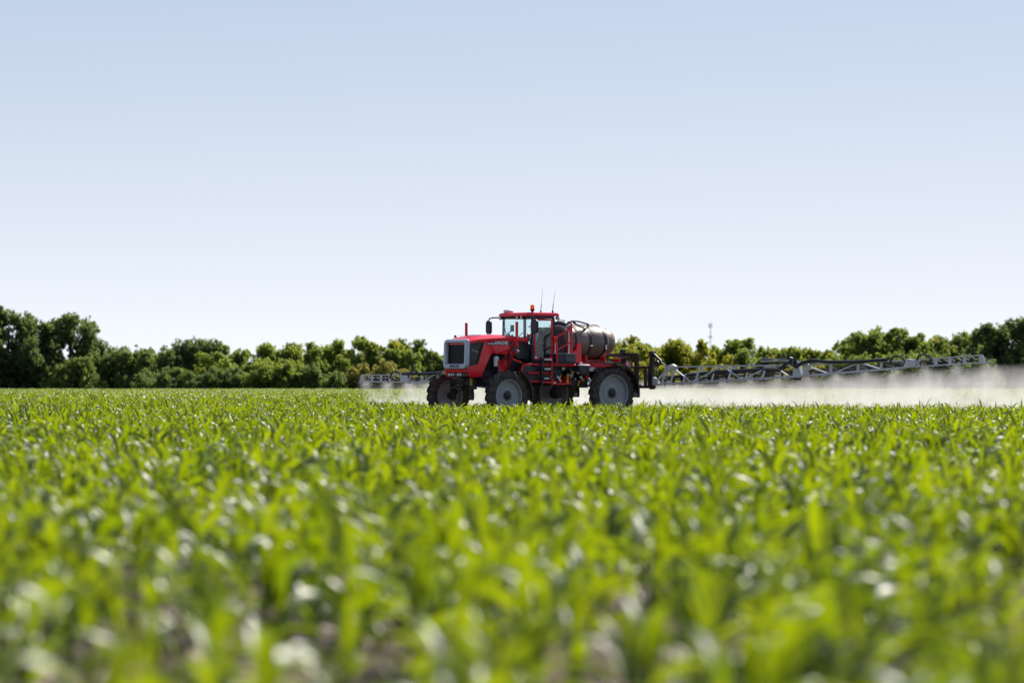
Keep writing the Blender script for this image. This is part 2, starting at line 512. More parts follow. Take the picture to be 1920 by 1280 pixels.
def scatter(name, pts, coll, nvar, smin, smax, spin, label, seed):
    r = np.random.default_rng(seed)
    n = len(pts)
    me = bpy.data.meshes.new(name)
    co = np.zeros((n, 3), np.float32); co[:, :2] = pts
    me.vertices.add(n); me.vertices.foreach_set('co', co.ravel())
    a = me.attributes.new('idx', 'INT', 'POINT'); a.data.foreach_set('value', r.integers(0, nvar, n).astype(np.int32))
    rot = np.zeros((n, 3), np.float32)
    rot[:, 0] = r.normal(0, 0.07, n); rot[:, 1] = r.normal(0, 0.07, n)
    rot[:, 2] = r.random(n) * spin
    if spin < 6: rot[:, :2] *= 0.2; rot[:, 2] = (r.random(n) > 0.5) * math.pi
    a = me.attributes.new('rot', 'FLOAT_VECTOR', 'POINT'); a.data.foreach_set('vector', rot.ravel())
    patch = 0.5 + 0.25 * np.sin(pts[:, 0] * 0.55 + np.sin(pts[:, 1] * 0.21) * 2) + 0.25 * np.sin(pts[:, 1] * 0.37 + pts[:, 0] * 0.13)
    s_ = (r.uniform(smin, smax, n) * (0.86 + 0.26 * patch)).astype(np.float32)
    a = me.attributes.new('scl', 'FLOAT', 'POINT'); a.data.foreach_set('value', s_)
    me.materials.append(M['corn'])
    o = link(name, me)
    ng = bpy.data.node_groups.new(name + '_nodes', 'GeometryNodeTree')
    ng.interface.new_socket('Geometry', in_out='INPUT', socket_type='NodeSocketGeometry')
    ng.interface.new_socket('Geometry', in_out='OUTPUT', socket_type='NodeSocketGeometry')
    n_, l_ = ng.nodes, ng.links
    gi, go = n_.new('NodeGroupInput'), n_.new('NodeGroupOutput')
    ci = n_.new('GeometryNodeCollectionInfo'); ci.inputs['Collection'].default_value = coll
    ci.inputs['Separate Children'].default_value = True; ci.inputs['Reset Children'].default_value = True
    ip = n_.new('GeometryNodeInstanceOnPoints'); ip.inputs['Pick Instance'].default_value = True
    def na(nm, t):
        k = n_.new('GeometryNodeInputNamedAttribute'); k.data_type = t; k.inputs['Name'].default_value = nm
        return [s for s in k.outputs if s.enabled and s.name == 'Attribute'][0]
    er = n_.new('FunctionNodeEulerToRotation')
    l_.new(gi.outputs[0], ip.inputs['Points']); l_.new(ci.outputs[0], ip.inputs['Instance'])
    l_.new(na('idx', 'INT'), ip.inputs['Instance Index'])
    l_.new(na('rot', 'FLOAT_VECTOR'), er.inputs[0]); l_.new(er.outputs[0], ip.inputs['Rotation'])
    l_.new(na('scl', 'FLOAT'), ip.inputs['Scale'])
    l_.new(ip.outputs[0], go.inputs[0])
    md = o.modifiers.new('rows', 'NODES'); md.node_group = ng
    tag(o, label, 'crop', None, 'stuff')
    return o

near = row_points(5.0, 190.0, 0.20, 0.045, seed=11)
px = 960 + 7000 * near[:, 0] / near[:, 1]
vis = (near[:, 1] > 9.0) & (px > -70) & (px < 1990)
order = np.argsort(np.where(vis, near[:, 1], 1e9))
solo = order[:300]
mask = np.ones(len(near), bool); mask[solo] = False
for q, i in enumerate(solo):
    k = int(rng.integers(0, NVAR))
    o = link('corn_plant', stalk_meshes[k], None, (near[i, 0], near[i, 1], 0))
    o.rotation_euler = (rng.normal(0, 0.07), rng.normal(0, 0.07), rng.random() * 6.28)
    s_ = rng.uniform(0.85, 1.28); o.scale = (s_, s_, s_)
    tag(o, 'young green corn plant in the blurred rows nearest the camera', 'corn plant', 'blurred corn plants in the nearest rows')
    for lm in leaf_meshes[k]:
        link('leaf', lm, o)
# leave out the plants in front of the frame's lower edge that nothing could show
mask &= ~((near[:, 1] < 9.0) & (np.abs(near[:, 0]) < 0.2))
scatter('corn_crop', near[mask], proto_near, NVAR, 0.78, 1.3, 6.283, 'bright green young corn crop covering the field round the sprayer', 21)
far = row_points(190.0, 690.0, 2.0, 0.2, margin=0.16, extra=10, seed=12)
scatter('distant_corn_crop', far, proto_far, 6, 0.85, 1.25, 0.0, 'far corn crop running back to the foot of the trees', 22)

# bleached crop residue lying on the soil near the camera
n = 2600
ry = 7.5 + 32 * rng.random(n) ** 1.5
rx = (rng.random(n) * 2 - 1) * (ry * 0.15 + 1.5)
ang = rng.random(n) * 6.28
L = rng.uniform(0.03, 0.13, n); W = rng.uniform(0.008, 0.03, n)
dx, dy = np.cos(ang), np.sin(ang)
rz = rng.uniform(0.01, 0.03, n); tl = rng.normal(0, 0.25, n) * L
v = np.stack([
    np.stack([rx - dx * L - dy * W, ry - dy * L + dx * W, rz - np.minimum(tl, rz * 0.8)], 1),
    np.stack([rx - dx * L + dy * W, ry - dy * L - dx * W, rz - np.minimum(tl, rz * 0.8)], 1),
    np.stack([rx + dx * L + dy * W, ry + dy * L - dx * W, np.maximum(rz + tl, 0.008)], 1),
    np.stack([rx + dx * L - dy * W, ry + dy * L + dx * W, np.maximum(rz + tl, 0.008)], 1)], 1).reshape(-1, 3)
tag(link('crop_residue', np_mesh('crop_residue', v, np.arange(n * 4).reshape(n, 4), 'straw')),
    'pale dry stalk litter lying on the soil between the nearest rows', 'litter', None, 'stuff')

# ------------------------------------------------------------------ trees
def crown_mesh(seed, W, H, style, mat, leaf):
    """lobes fill an uneven outline; small leaf clumps cover each lobe, with twigs of leaves sticking out of the top"""
    r = np.random.default_rng(seed)
    lobes = []
    z_lo = {'bush': 0.0, 'tall': 0.02, 'airy': 0.22, 'round': 0.0, 'spiky': 0.0}[style]
    def prof(t):
        if style == 'airy': return max(0.25, math.sin(math.pi * min(1, 0.12 + 0.80 * t)) ** 0.8)
        if style == 'tall': return max(0.2, math.sin(math.pi * min(1, 0.22 + 0.72 * t)) ** 0.7)
        return max(0.35, (1 - max(0.0, t - 0.25) ** 3.5 / 0.40) ** 0.6) if t < 1 else 0.35
    nL = int({'bush': 17, 'tall': 21, 'airy': 22, 'round': 14, 'spiky': 19}[style] * min(1.8, max(0.7, W * H / 70.0)))
    lr = {'bush': .17, 'tall': .17, 'airy': .15, 'round': .22, 'spiky': .155}[style] * W
    for i in range(nL):
        t = z_lo + (0.93 - z_lo) * (i + r.random()) / nL
        rr = max(0.0, prof(t) * W / 2 - lr * 0.55)
        x = rr * (r.uniform(-1, 1) if i % 3 else r.choice((-1, 1)) * r.uniform(.7, 1)); y = rr * r.uniform(-.7, .7)
        rad = lr * r.uniform(0.65, 1.15) * (1.1 - 0.4 * t)
        lobes.append((x, y, min(max(H * t, rad * .4), H - rad * 0.75), rad, r.uniform(.75, 1.05)))
    if style != 'airy':
        for i in range(int(4 + W * 1.3)):
            lobes.append((r.uniform(-1, 1) * W * .56, r.uniform(-.2, .5) * W * .4, r.uniform(.3, max(.6, H * .56)), r.uniform(.8, 1.3), .9))
    P, D = [], []
    def clump(c, rad, m, up, stretch=1.0):
        d = r.normal(0, 1, (m, 3)); d /= np.linalg.norm(d, axis=1)[:, None] + 1e-6
        p = d * (rad * r.random(m) ** 0.5)[:, None]
        p[:, 2] *= stretch
        P.append(p + c); D.append(d + up)
    for x, y, z, rad, sq in lobes:
        n = int(26 * rad * rad) + 8
        d = r.normal(0, 1, (n, 3)); d /= np.linalg.norm(d, axis=1)[:, None] + 1e-6
        q = np.where(r.random(n) < .72, r.uniform(.62, 1.22, n), r.uniform(.2, .8, n))
        for k in range(n):
            c = np.array([x, y, z]) + d[k] * q[k] * rad * np.array([1, .9, sq])
            cr = r.uniform(.22, .50)
            clump(c, cr, int(90 * cr * cr * (.26 / leaf) ** 2) + 5, d[k] * .6)
    # leafy twigs break the outline
    nt = int({'bush': 26, 'tall': 38, 'airy': 34, 'round': 14, 'spiky': 50}[style] * min(1.5, max(.6, W / 8)))
    for i in range(nt):
        L = lobes[int(r.integers(0, len(lobes)))]
        a = r.uniform(-1.0, 1.0) * (1.0 if style != 'airy' else 1.7)
        tip = r.uniform(1.0, 1.3) * L[3]
        for q in (0.75, 0.9, 1.05):
            c = np.array([L[0] + math.sin(a) * tip * q, L[1] + r.uniform(-.3, .3) * L[3], L[2] + math.cos(a) * tip * q])
            if c[2] < H * 1.0:
                clump(c, .26 * (1.35 - .5 * q), 8, np.array([0, 0, .5]), 1.5)
    P = np.concatenate(P); D = np.concatenate(D)
    k = P[:, 2] > 0.05
    P, D = P[k], D[k]
    m = len(P)
    nrm = D * 0.55 + r.normal(0, 0.75, (m, 3)) + np.array([0, 0, 0.3])
    nrm /= np.linalg.norm(nrm, axis=1)[:, None]
    tt = r.normal(0, 1, (m, 3)); a = np.cross(nrm, tt); a /= np.linalg.norm(a, axis=1)[:, None] + 1e-6
    b = np.cross(nrm, a)
    sz = leaf * r.uniform(0.5, 1.2, m)[:, None]
    q0 = P + a * sz; q1 = P + b * sz * 0.5 + nrm * sz * 0.15; q2 = P - a * sz * 0.8; q3 = P - b * sz * 0.5
    vv = np.stack([q0, q1, q2, q3], 1).reshape(-1, 3)
    vv[:, 2] = np.clip(vv[:, 2], 0.02, None)
    return np_mesh('crown', vv, np.arange(m * 4).reshape(m, 4), mat), lobes

TREE_D = 705.0
def tree(pxc, ytop, halfw, style, mat, label, depth=TREE_D, cat='tree', name='tree', seed=None, leaf=0.24):
    seed = seed if seed is not None else int(pxc * 3 + ytop * 7) & 0xffff
    s_ = depth / 7000.0
    x = (pxc - 960) * s_
    H = CAM_Z + (722 - ytop) * s_
    W = 2 * halfw * s_ * (1.42 if name == 'tree' else 1.2)
    me, cl = crown_mesh(seed, W, H, style, mat, leaf)
    root = link(name, None, None, (x, depth, 0))
    tag(root, label, cat, 'trees and bushes along the far field edge')
    r = random.Random(seed)
    tb = MB()
    base = 0.022 * H + 0.06
    tb.tube([(0, 0, -0.1), (r.uniform(-.2, .2), 0, H * .25), (r.uniform(-.3, .3), 0, H * .55), (r.uniform(-.4, .4), 0, H * .85)], [base, base * .8, base * .5, base * .12], 7)
    for c_ in r.sample(cl, min(12, len(cl))):
        if c_[2] > H * 0.2:
            z0 = c_[2] * r.uniform(0.35, 0.6)
            tb.tube([(0, 0, z0), (c_[0] * .5, c_[1] * .5, (z0 + c_[2]) * .52), (c_[0], c_[1], c_[2])], [base * .45, base * .3, base * .1], 5)
    obj('trunk', tb, 'bark', root, 50)
    link('crown', me, root)
    return root

TREES = [
 (-70, 610, 60, 'tall', 'fol_dark', 'tall dark tree cut by the left edge of the photo'),
 (16, 577, 52, 'tall', 'fol_dark', 'tallest tree, with a narrow double top, at the left end of the tree line'),
 (69, 601, 36, 'airy', 'fol_dark', 'thin-crowned tree between the two tallest trees at the left end'),
 (131, 588, 47, 'airy', 'fol_dark', 'tall loose-crowned tree with sky showing through, right of the tallest tree'),
 (186, 652, 34, 'bush', 'fol_dark', 'small drooping tree at the right foot of the loose-crowned tall tree'),
 (60, 668, 46, 'bush', 'fol_dark', 'dark leafy thicket under the tallest trees at the left end'),
 (124, 672, 44, 'bush', 'fol_dark', 'dark low thicket in front of the loose-crowned tall tree'),
 (238, 652, 40, 'bush', 'fol_dark', 'low dark tree with a ragged flat top, first of the lower trees from the left'),
 (288, 655, 36, 'bush', 'fol_dark', 'low dark tree second in the lower row from the left'),
 (362, 640, 44, 'round', 'fol_dark', 'broad domed dark tree, highest of the left lower row'),
 (420, 644, 36, 'round', 'fol_mid', 'rounded green tree just right of the broad domed dark tree'),
 (457, 653, 24, 'spiky', 'fol_mid', 'narrow tree with a pointed top left of the notch in the tree line'),
 (482, 684, 24, 'bush', 'fol_dark', 'short dark tree filling the notch in the left tree line'),
 (520, 646, 42, 'bush', 'fol_mid', 'green tree with several round tops right of the notch'),
 (566, 641, 34, 'spiky', 'fol_mid', 'green tree with upright tufts, tallest just right of the notch'),
 (614, 651, 36, 'bush', 'fol_mid', 'dense mid-green tree left of the feather-topped tree'),
 (661, 630, 34, 'spiky', 'fol_mid', 'feather-topped tree rising left above the far boom tip'),
 (690, 632, 28, 'spiky', 'fol_mid', 'second feather-topped tree, just above the far boom tip'),
 (724, 637, 34, 'bush', 'fol_yel', 'yellow-green tree behind the pale bushes left of the sprayer'),
 (773, 638, 38, 'spiky', 'fol_dark', 'dark full tree directly left of the sprayer hood'),
 (822, 660, 28, 'bush', 'fol_yel', 'pale yellow-green tree touching the sprayer grille'),
 (870, 655, 34, 'bush', 'fol_mid', 'green tree half hidden behind the sprayer hood'),
 (1168, 629, 30, 'spiky', 'fol_yel', 'slim feathery tree just right of the sprayer tank'),
 (1206, 650, 30, 'bush', 'fol_yel', 'low yellow-green tree behind the rear lift frame'),
 (1246, 638, 36, 'round', 'fol_yel', 'yellow-green domed tree above the root of the near boom'),
 (1296, 640, 34, 'spiky', 'fol_yel', 'yellow-green tree with gaps, left of the radio mast'),
 (1330, 660, 18, 'airy', 'fol_yel', 'small thin tree at the foot of the radio mast'),
 (1392, 636, 36, 'airy', 'fol_mid', 'round-topped tree standing alone right of the radio mast'),
 (1362, 672, 26, 'bush', 'fol_mid', 'low leaning tree at the left foot of the round-topped tree'),
 (1432, 664, 28, 'bush', 'fol_olive', 'low olive tree right of the round-topped tree'),
 (1471, 650, 30, 'bush', 'fol_mid', 'flat-topped tree above the first boom hinge'),
 (1508, 650, 26, 'round', 'fol_mid', 'small dome-shaped tree right of the first boom hinge'),
 (1540, 657, 26, 'spiky', 'fol_yel', 'small yellow-green tree left of the dip in the right tree line'),
 (1584, 638, 30, 'airy', 'fol_mid', 'thin sloping tree at the left end of the high right-hand trees'),
 (1624, 621, 38, 'bush', 'fol_mid', 'mid-green tree third from the left of the high right-hand trees'),
 (1664, 613, 36, 'spiky', 'fol_mid', 'tufted tree at the left peak of the high right-hand trees'),
 (1702, 613, 36, 'spiky', 'fol_mid', 'tufted tree right of the left peak of the high right-hand trees'),
 (1742, 636, 32, 'bush', 'fol_olive', 'lower olive tree in the saddle of the high right-hand trees'),
 (1782, 626, 38, 'bush', 'fol_mid', 'wide tree above the outer boom section'),
 (1822, 620, 32, 'spiky', 'fol_mid', 'pointed tree just left of the outer boom tip'),
 (1856, 606, 32, 'airy', 'fol_dark', 'loose dark tree above the outer boom tip'),
 (1900, 596, 40, 'tall', 'fol_dark', 'tall dark tree at the right edge of the photo'),
 (1876, 645, 44, 'bush', 'fol_dark', 'dark thicket under the tall tree at the right edge'),
 (1975, 600, 50, 'tall', 'fol_dark', 'tall dark tree cut by the right edge of the photo'),
 (255, 668, 40, 'bush', 'fol_dark', 'dark low tree between the first two trees of the left lower row'),
 (328, 662, 36, 'bush', 'fol_dark', 'dark low tree against the left flank of the broad domed tree'),
 (392, 660, 34, 'bush', 'fol_mid', 'green low tree between the domed tree and the rounded green tree'),
 (495, 668, 32, 'spiky', 'fol_mid', 'low green tree in the right flank of the notch'),
 (542, 660, 32, 'bush', 'fol_mid', 'green tree packed between the two tufted trees right of the notch'),
 (590, 657, 34, 'spiky', 'fol_mid', 'ragged green tree left of the dense mid-green tree'),
 (638, 652, 34, 'spiky', 'fol_yel', 'yellow-green tree at the left foot of the feather-topped tree'),
 (748, 652, 34, 'bush', 'fol_mid', 'green tree left of the dark full tree by the hood'),
 (800, 656, 30, 'spiky', 'fol_mid', 'ragged green tree between the dark full tree and the grille'),
 (1190, 644, 34, 'spiky', 'fol_mid', 'ragged tree between the slim feathery tree and the boom mast'),
 (1226, 648, 34, 'bush', 'fol_yel', 'yellow-green tree left of the domed tree above the boom root'),
 (1270, 652, 36, 'bush', 'fol_mid', 'green tree right of the domed tree above the boom root'),
 (1318, 650, 34, 'spiky', 'fol_mid', 'ragged green tree just left of the radio mast'),
 (1352, 668, 32, 'bush', 'fol_yel', 'low yellow-green tree just right of the radio mast'),
 (1414, 652, 34, 'bush', 'fol_mid', 'green tree against the right side of the round-topped tree'),
 (1448, 656, 34, 'spiky', 'fol_yel', 'ragged yellow-green tree left of the flat-topped tree'),
 (1490, 656, 32, 'bush', 'fol_mid', 'green tree between the flat-topped tree and the small dome'),
 (1526, 660, 32, 'bush', 'fol_mid', 'low green tree between the small dome and the dip'),
 (1562, 666, 32, 'spiky', 'fol_yel', 'lowest tree, in the dip of the right tree line'),
 (1604, 636, 34, 'bush', 'fol_mid', 'green tree between the thin sloping tree and the left peak'),
 (1722, 634, 36, 'bush', 'fol_mid', 'green tree filling the left side of the saddle at the right'),
 (1762, 636, 36, 'spiky', 'fol_mid', 'ragged tree filling the right side of the saddle at the right'),
 (1838, 625, 34, 'bush', 'fol_mid', 'full green tree behind the outer boom tip'),
]
for i, t in enumerate(TREES):
    tree(*t, depth=TREE_D + (i * 37 % 17) - 4)
BUSHES = [
 (503, 680, 40, 'fol_mid', 'rounded green bush standing in front of the notch in the tree line'),
 (700, 684, 36, 'fol_olive', 'pale olive bush behind the far boom tip'),
 (742, 679, 34, 'fol_olive', 'pale olive bush between the far boom and the dark full tree'),
 (415, 690, 34, 'fol_dark', 'low dark bush below the rounded green tree'),
 (1340, 686, 34, 'fol_olive', 'dull olive bush in front of the radio mast'),
 (1425, 688, 40, 'fol_olive', 'wide olive bush behind the middle of the near boom'),
 (1215, 682, 36, 'fol_yel', 'yellow-green bush behind the boom mast'),
 (1600, 668, 46, 'fol_mid', 'green bush below the thin sloping tree'),
 (1700, 664, 50, 'fol_mid', 'dense bush below the tufted trees at the right'),
 (1800, 668, 50, 'fol_dark', 'dark bush behind the outer boom section'),
 (1510, 685, 44, 'fol_olive', 'dull bush below the dip in the right tree line'),
 (310, 690, 40, 'fol_dark', 'low dark bush below the left lower row of trees'),
 (590, 688, 40, 'fol_dark', 'dark bush below the trees right of the notch'),
]
for b in BUSHES:
    tree(b[0], b[1], b[2] * 1.15, 'round' if b[0] in (503, 742) else 'spiky', b[3], b[4], depth=694.0, cat='bush', name='bush', leaf=0.2)

# ------------------------------------------------------------------ radio mast far behind the trees
mz = 1500.0; msc = mz / 7000.0
mast = link('radio_mast', None, None, ((1332 - 960) * msc, mz, 0))
tag(mast, 'thin grey radio mast with antennas rising behind the trees', 'radio mast')
mh = CAM_Z + (722 - 606) * msc
mb = MB()
for k in range(3):
    a = k * 2.094
    mb.tube([(0.36 * math.cos(a), 0.36 * math.sin(a), -0.5), (0.22 * math.cos(a), 0.22 * math.sin(a), mh)], 0.05, 5)
for z in np.arange(0, mh - 1, 1.0):
    for k in range(3):
        a, b = k * 2.094, (k + 1) * 2.094
        r0 = 0.36 - 0.14 * z / mh; r1 = 0.36 - 0.14 * (z + 1) / mh
        mb.bar((r0 * math.cos(a), r0 * math.sin(a), z), (r1 * math.cos(b), r1 * math.sin(b), z + 1), 0.03)
obj('lattice', mb, 'galv', mast)
for zz, rr, hh in ((mh - 0.9, 0.75, 1.8), (mh - 5.5, 0.55, 1.2)):
    obj('bracket_ring', MB().lathe([(rr - 0.04, zz - .04), (rr + .04, zz - .04), (rr + .04, zz + .04), (rr - .04, zz + .04)], 'z', 12, closed=True)
        .bar((-rr, 0, zz), (rr, 0, zz), .05).bar((0, -rr, zz), (0, rr, zz), .05), 'galv', mast)
    for k in range(6):
        a = k * 1.047
        obj('panel_antenna', MB().bar((rr * math.cos(a), rr * math.sin(a), zz - hh / 2), (rr * math.cos(a), rr * math.sin(a), zz + hh / 2), .26, .14), 'white', mast)
obj('lightning_rod', MB().tube([(0, 0, mh - .1), (0, 0, mh + 1.6)], .035, 5), 'galv', mast)

# ------------------------------------------------------------------ the sprayer (local axes: X forward, Y to its left = towards the camera, Z up)
spr = link('crop_sprayer', None, None, tuple(SPR))
spr.rotation_euler = (0, 0, ROT)
tag(spr, 'red self-propelled crop sprayer with spread white booms driving through the young corn', 'crop sprayer')
def part(name, parent=None):
    return link(name, None, parent or spr)

# --- wheels
def tyre_mb(Rr, rim, w, nl):
    h = w / 2
    prof = [(rim, -h * .78), (rim + .04, -h * .95), ((rim + Rr) / 2, -h * 1.06), (Rr - .11, -h * .98), (Rr - .075, -h * .86), (Rr - .062, -h * .4), (Rr - .058, 0)]
    prof = prof + [(r, -a) for r, a in reversed(prof[:-1])]
    prof += [(rim - .02, h * .7), (rim - .02, -h * .7)]
    m = MB().lathe(prof, 'y', 64, closed=True)
    for k in range(nl):
        for sd in (-1, 1):
            t0 = 2 * math.pi * (k + (0.5 if sd > 0 else 0)) / nl
            dt = 0.20 / Rr * 1.25; hw = 0.044 / Rr
            pts = []
            for (yy, tt, ri, ro, wd) in ((0.0, t0, Rr - .07, Rr - .004, 1.0), (sd * h * .62, t0 + dt * .7, Rr - .08, Rr, 1.15), (sd * h * .99, t0 + dt, Rr - .15, Rr - .035, 1.3), (sd * h * 1.03, t0 + dt * 1.05, Rr - .19, Rr - .15, 1.3)):
                for (rr, tq) in ((ri, tt - hw * wd), (ro, tt - hw * .8 * wd), (ro, tt + hw * .8 * wd), (ri, tt + hw * wd)):
                    pts.append((rr * math.sin(tq), yy, rr * math.cos(tq)))
            fs = [(0, 1, 2, 3), (15, 14, 13, 12)]
            for q in range(3):
                a = q * 4
                for i in range(4):
                    fs.append((a + i, a + (i + 1) % 4, a + 4 + (i + 1) % 4, a + 4 + i))
            m.add(pts, fs)
    return m
def wheel(Rr, rim, w, nl, loc, out, nb):
    p = part('wheel'); p.location = loc
    obj('tyre', tyre_mb(Rr, rim, w, nl), 'rubber', p, 40)
    h = w / 2 * out
    prof = [(rim + .004, h * .98), (rim + .026, h * .98), (rim + .026, h * .90), (rim - .012, h * .84), (rim - .030, h * .40), (rim - .036, h * .12), (rim * .60, -h * .02), (rim * .55, h * .14), (rim * .27, h * .18), (rim * .25, h * .12), (0.02, h * .12),
            (0.02, -h * .02), (rim * .5, -h * .04), (rim * .6, -h * .16), (rim - .05, -h * .02), (rim - .045, -h * .5), (rim - .02, -h * .8), (rim + .026, -h * .92), (rim + .0, -h * .8), (rim - .025, -h * .3), (rim - .018, h * .5)]
    obj('rim', MB().lathe(prof, 'y', 56, closed=True), 'rim', p, 35)
    hb = MB().lathe([(0.0, h * .12), (.12, h * .12), (.12, h * .50), (.09, h * .66), (0.0, h * .68)], 'y', 20)
    for k in range(nb):
        a = 2 * math.pi * k / nb
        x, z = .165 * math.cos(a), .165 * math.sin(a)
        hb.lathe([(0, h * .17), (.026, h * .17), (.026, h * .40), (0, h * .40)], 'y', 6, (x, 0, z))
    obj('hub', hb, 'black', p, 40)
    return p
WX, WY = 2.33, 1.8
for sd in (1, -1):
    wheel(.885, .54, .30, 17, (WX, WY * sd, .885), sd, 10)
    wheel(.965, .635, .31, 19, (-WX, WY * sd, .965), sd, 12)
    # final drives and king pins inside the wheels
    d = MB().lathe([(0, -.05), (.20, -.05), (.20, .10), (.13, .16), (0, .16)], 'y', 18, (0, 0, 0))
    g = obj('final_drive', MB().lathe([(0, .02), (.21, .02), (.21, .17), (.14, .24), (0, .24)], 'y', 18, (-WX, (WY - .36) * sd if sd > 0 else -(WY - .12), .965)), 'machine_dark', spr, 40)
    kp = MB().bar((WX, 1.50 * sd, .72), (WX, 1.46 * sd, 1.5), .17, .2).bar((WX, 1.50 * sd, .885), (WX, 1.72 * sd, .885), .2).box(WX - .14, WX + .14, 1.42 * sd - .07, 1.42 * sd + .07, .95, 1.22)
    obj('king_pin', kp, 'machine_dark', spr, bevel=.02)
    obj('drop_leg', MB().bar((-WX, 1.42 * sd, .8), (-WX, 1.42 * sd, 1.75), .22, .34).bar((-WX, 1.0 * sd, 1.6), (-WX, 1.5 * sd, 1.6), .22, .26), 'machine_dark', spr, bevel=.02)
    obj('steering_cylinder', MB().tube([(WX + .32, .35 * sd, 1.24), (WX + .3, .95 * sd, 1.20)], .05, 10), 'machine_dark', spr, 40)
    obj('cylinder_rod', MB().tube([(WX + .3, .95 * sd, 1.20), (WX + .25, 1.42 * sd, 1.10)], .022, 8), 'chrome', spr, 40)
obj('suspension_cylinder', MB().tube([(2.76, .27, 1.24), (2.76, .27, 1.50)], .06, 12), 'yellow', spr, 40)
obj('axle_bracket', MB().box(2.62, 2.72, .12, .42, 1.10, 1.52), 'machine_dark', spr, bevel=.02)
obj('front_axle', MB().box(WX - .13, WX + .13, -1.5, 1.5, 1.30, 1.52).box(WX - .22, WX + .22, -.5, .5, 1.22, 1.6), 'machine_dark', spr, bevel=.03)
obj('rear_axle', MB().box(-WX - .16, -WX + .16, -1.4, 1.4, 1.46, 1.76), 'machine_dark', spr, bevel=.03)

# --- chassis, engine, drive line
ch = MB()
for sd in (1, -1):
    ch.box(-3.5, 2.7, sd * .42 - .06, sd * .42 + .06, 1.50, 1.76)
for x in (-3.2, -1.6, -.4, 1.2, 2.4): ch.box(x - .06, x + .06, -.36, .36, 1.54, 1.72)
obj('chassis_frame', ch, 'machine_dark', spr, bevel=.01)
eg = MB().box(.75, 2.15, -.40, .40, 1.62, 2.52).box(1.0, 1.9, -.52, .52, 1.9, 2.2)
for k in range(6): eg.lathe([(0, .40), (.055, .40), (.055, .50), (0, .50)], 'y', 8, (1.0 + k * .2, 0, 2.36))
eg.tube([(1.0, .5, 2.4), (1.3, .58, 2.3), (1.7, .55, 2.05), (2.0, .48, 1.75)], .05, 8)
obj('engine', eg, 'machine_dark', spr, 40, .015)
obj('oil_filter', MB().lathe([(0, 1.92), (.09, 1.92), (.10, 1.98), (.10, 2.24), (.07, 2.28), (0, 2.28)], 'z', 14, (1.92, .60, 0)), 'white', spr, 40)
obj('battery_tray', MB().box(1.15, 1.95, .45, .74, 1.66, 1.90), 'machine_dark', spr, bevel=.02)
obj('gearbox', MB().box(-.9, .6, -.36, .36, 1.22, 1.85).tube([(-2.2, 0, 1.55), (1.0, 0, 1.62)], .06, 8), 'machine_dark', spr, bevel=.03)
obj('belly_guard', MB().prism_y([(2.75, 1.52), (2.2, 1.40), (.9, 1.34), (.9, 1.40), (2.2, 1.47), (2.72, 1.60)], -.45, .45), 'black', spr)
hyd = MB()
for k, (a, b) in enumerate((((2.6, .5, 1.62), (2.0, 1.3, 1.25)), ((2.55, .3, 1.6), (2.35, 1.35, 1.15)), ((2.6, -.3, 1.6), (2.35, -1.35, 1.15)), ((2.5, .45, 1.68), (1.3, .8, 1.5)))):
    m_ = [(a[0] + b[0]) / 2, (a[1] + b[1]) / 2, min(a[2], b[2]) - .12]
    hyd.tube([a, m_, b], .022, 6)
obj('hydraulic_hose', hyd, 'black', spr, 40)

# --- hood
def hood_mb(secs, xs):
    m = MB(); vs = []
    for x, w, zs, zc in secs:
        ring = [(w * .98, zs - .10), (w, zs - .04), (w * .975, zs + .02), (w * .90, zs + .055), (w * .62, zc - .035), (w * .3, zc - .008), (0, zc)]
        ring = ring + [(-a, b) for a, b in reversed(ring[:-1])]
        vs += [(x, a, b) for a, b in ring]
    n = 13; fs = []
    for k in range(len(secs) - 1):
        for i in range(n - 1):
            fs.append((k * n + i, k * n + i + 1, (k + 1) * n + i + 1, (k + 1) * n + i))
        fs.append((k * n + n - 1, k * n, (k + 1) * n, (k + 1) * n + n - 1))
    fs.append(tuple(range(n))); fs.append(tuple((len(secs) - 1) * n + i for i in range(n)))
    return m.add(vs, fs)
hood = obj('hood', hood_mb([(3.20, .70, 2.79, 2.88), (3.05, .72, 2.81, 2.96), (2.7, .73, 2.86, 3.01), (2.2, .74, 2.90, 3.05), (1.7, .75, 2.93, 3.065), (1.2, .755, 2.93, 3.05), (.9, .755, 2.91, 3.02), (.64, .75, 2.88, 2.98)], None), 'red', spr, 30)
for sd in (1, -1):
    obj('hood_vent', MB().prism_y([(2.95, 3.002), (2.35, 3.052), (2.35, 3.060), (2.95, 3.010)], .22 * sd - .05, .22 * sd + .05), 'gloss_black', spr)
obj('hood_seam', MB().box(1.50, 1.515, -.7, .7, 2.90, 2.935), 'black', spr)
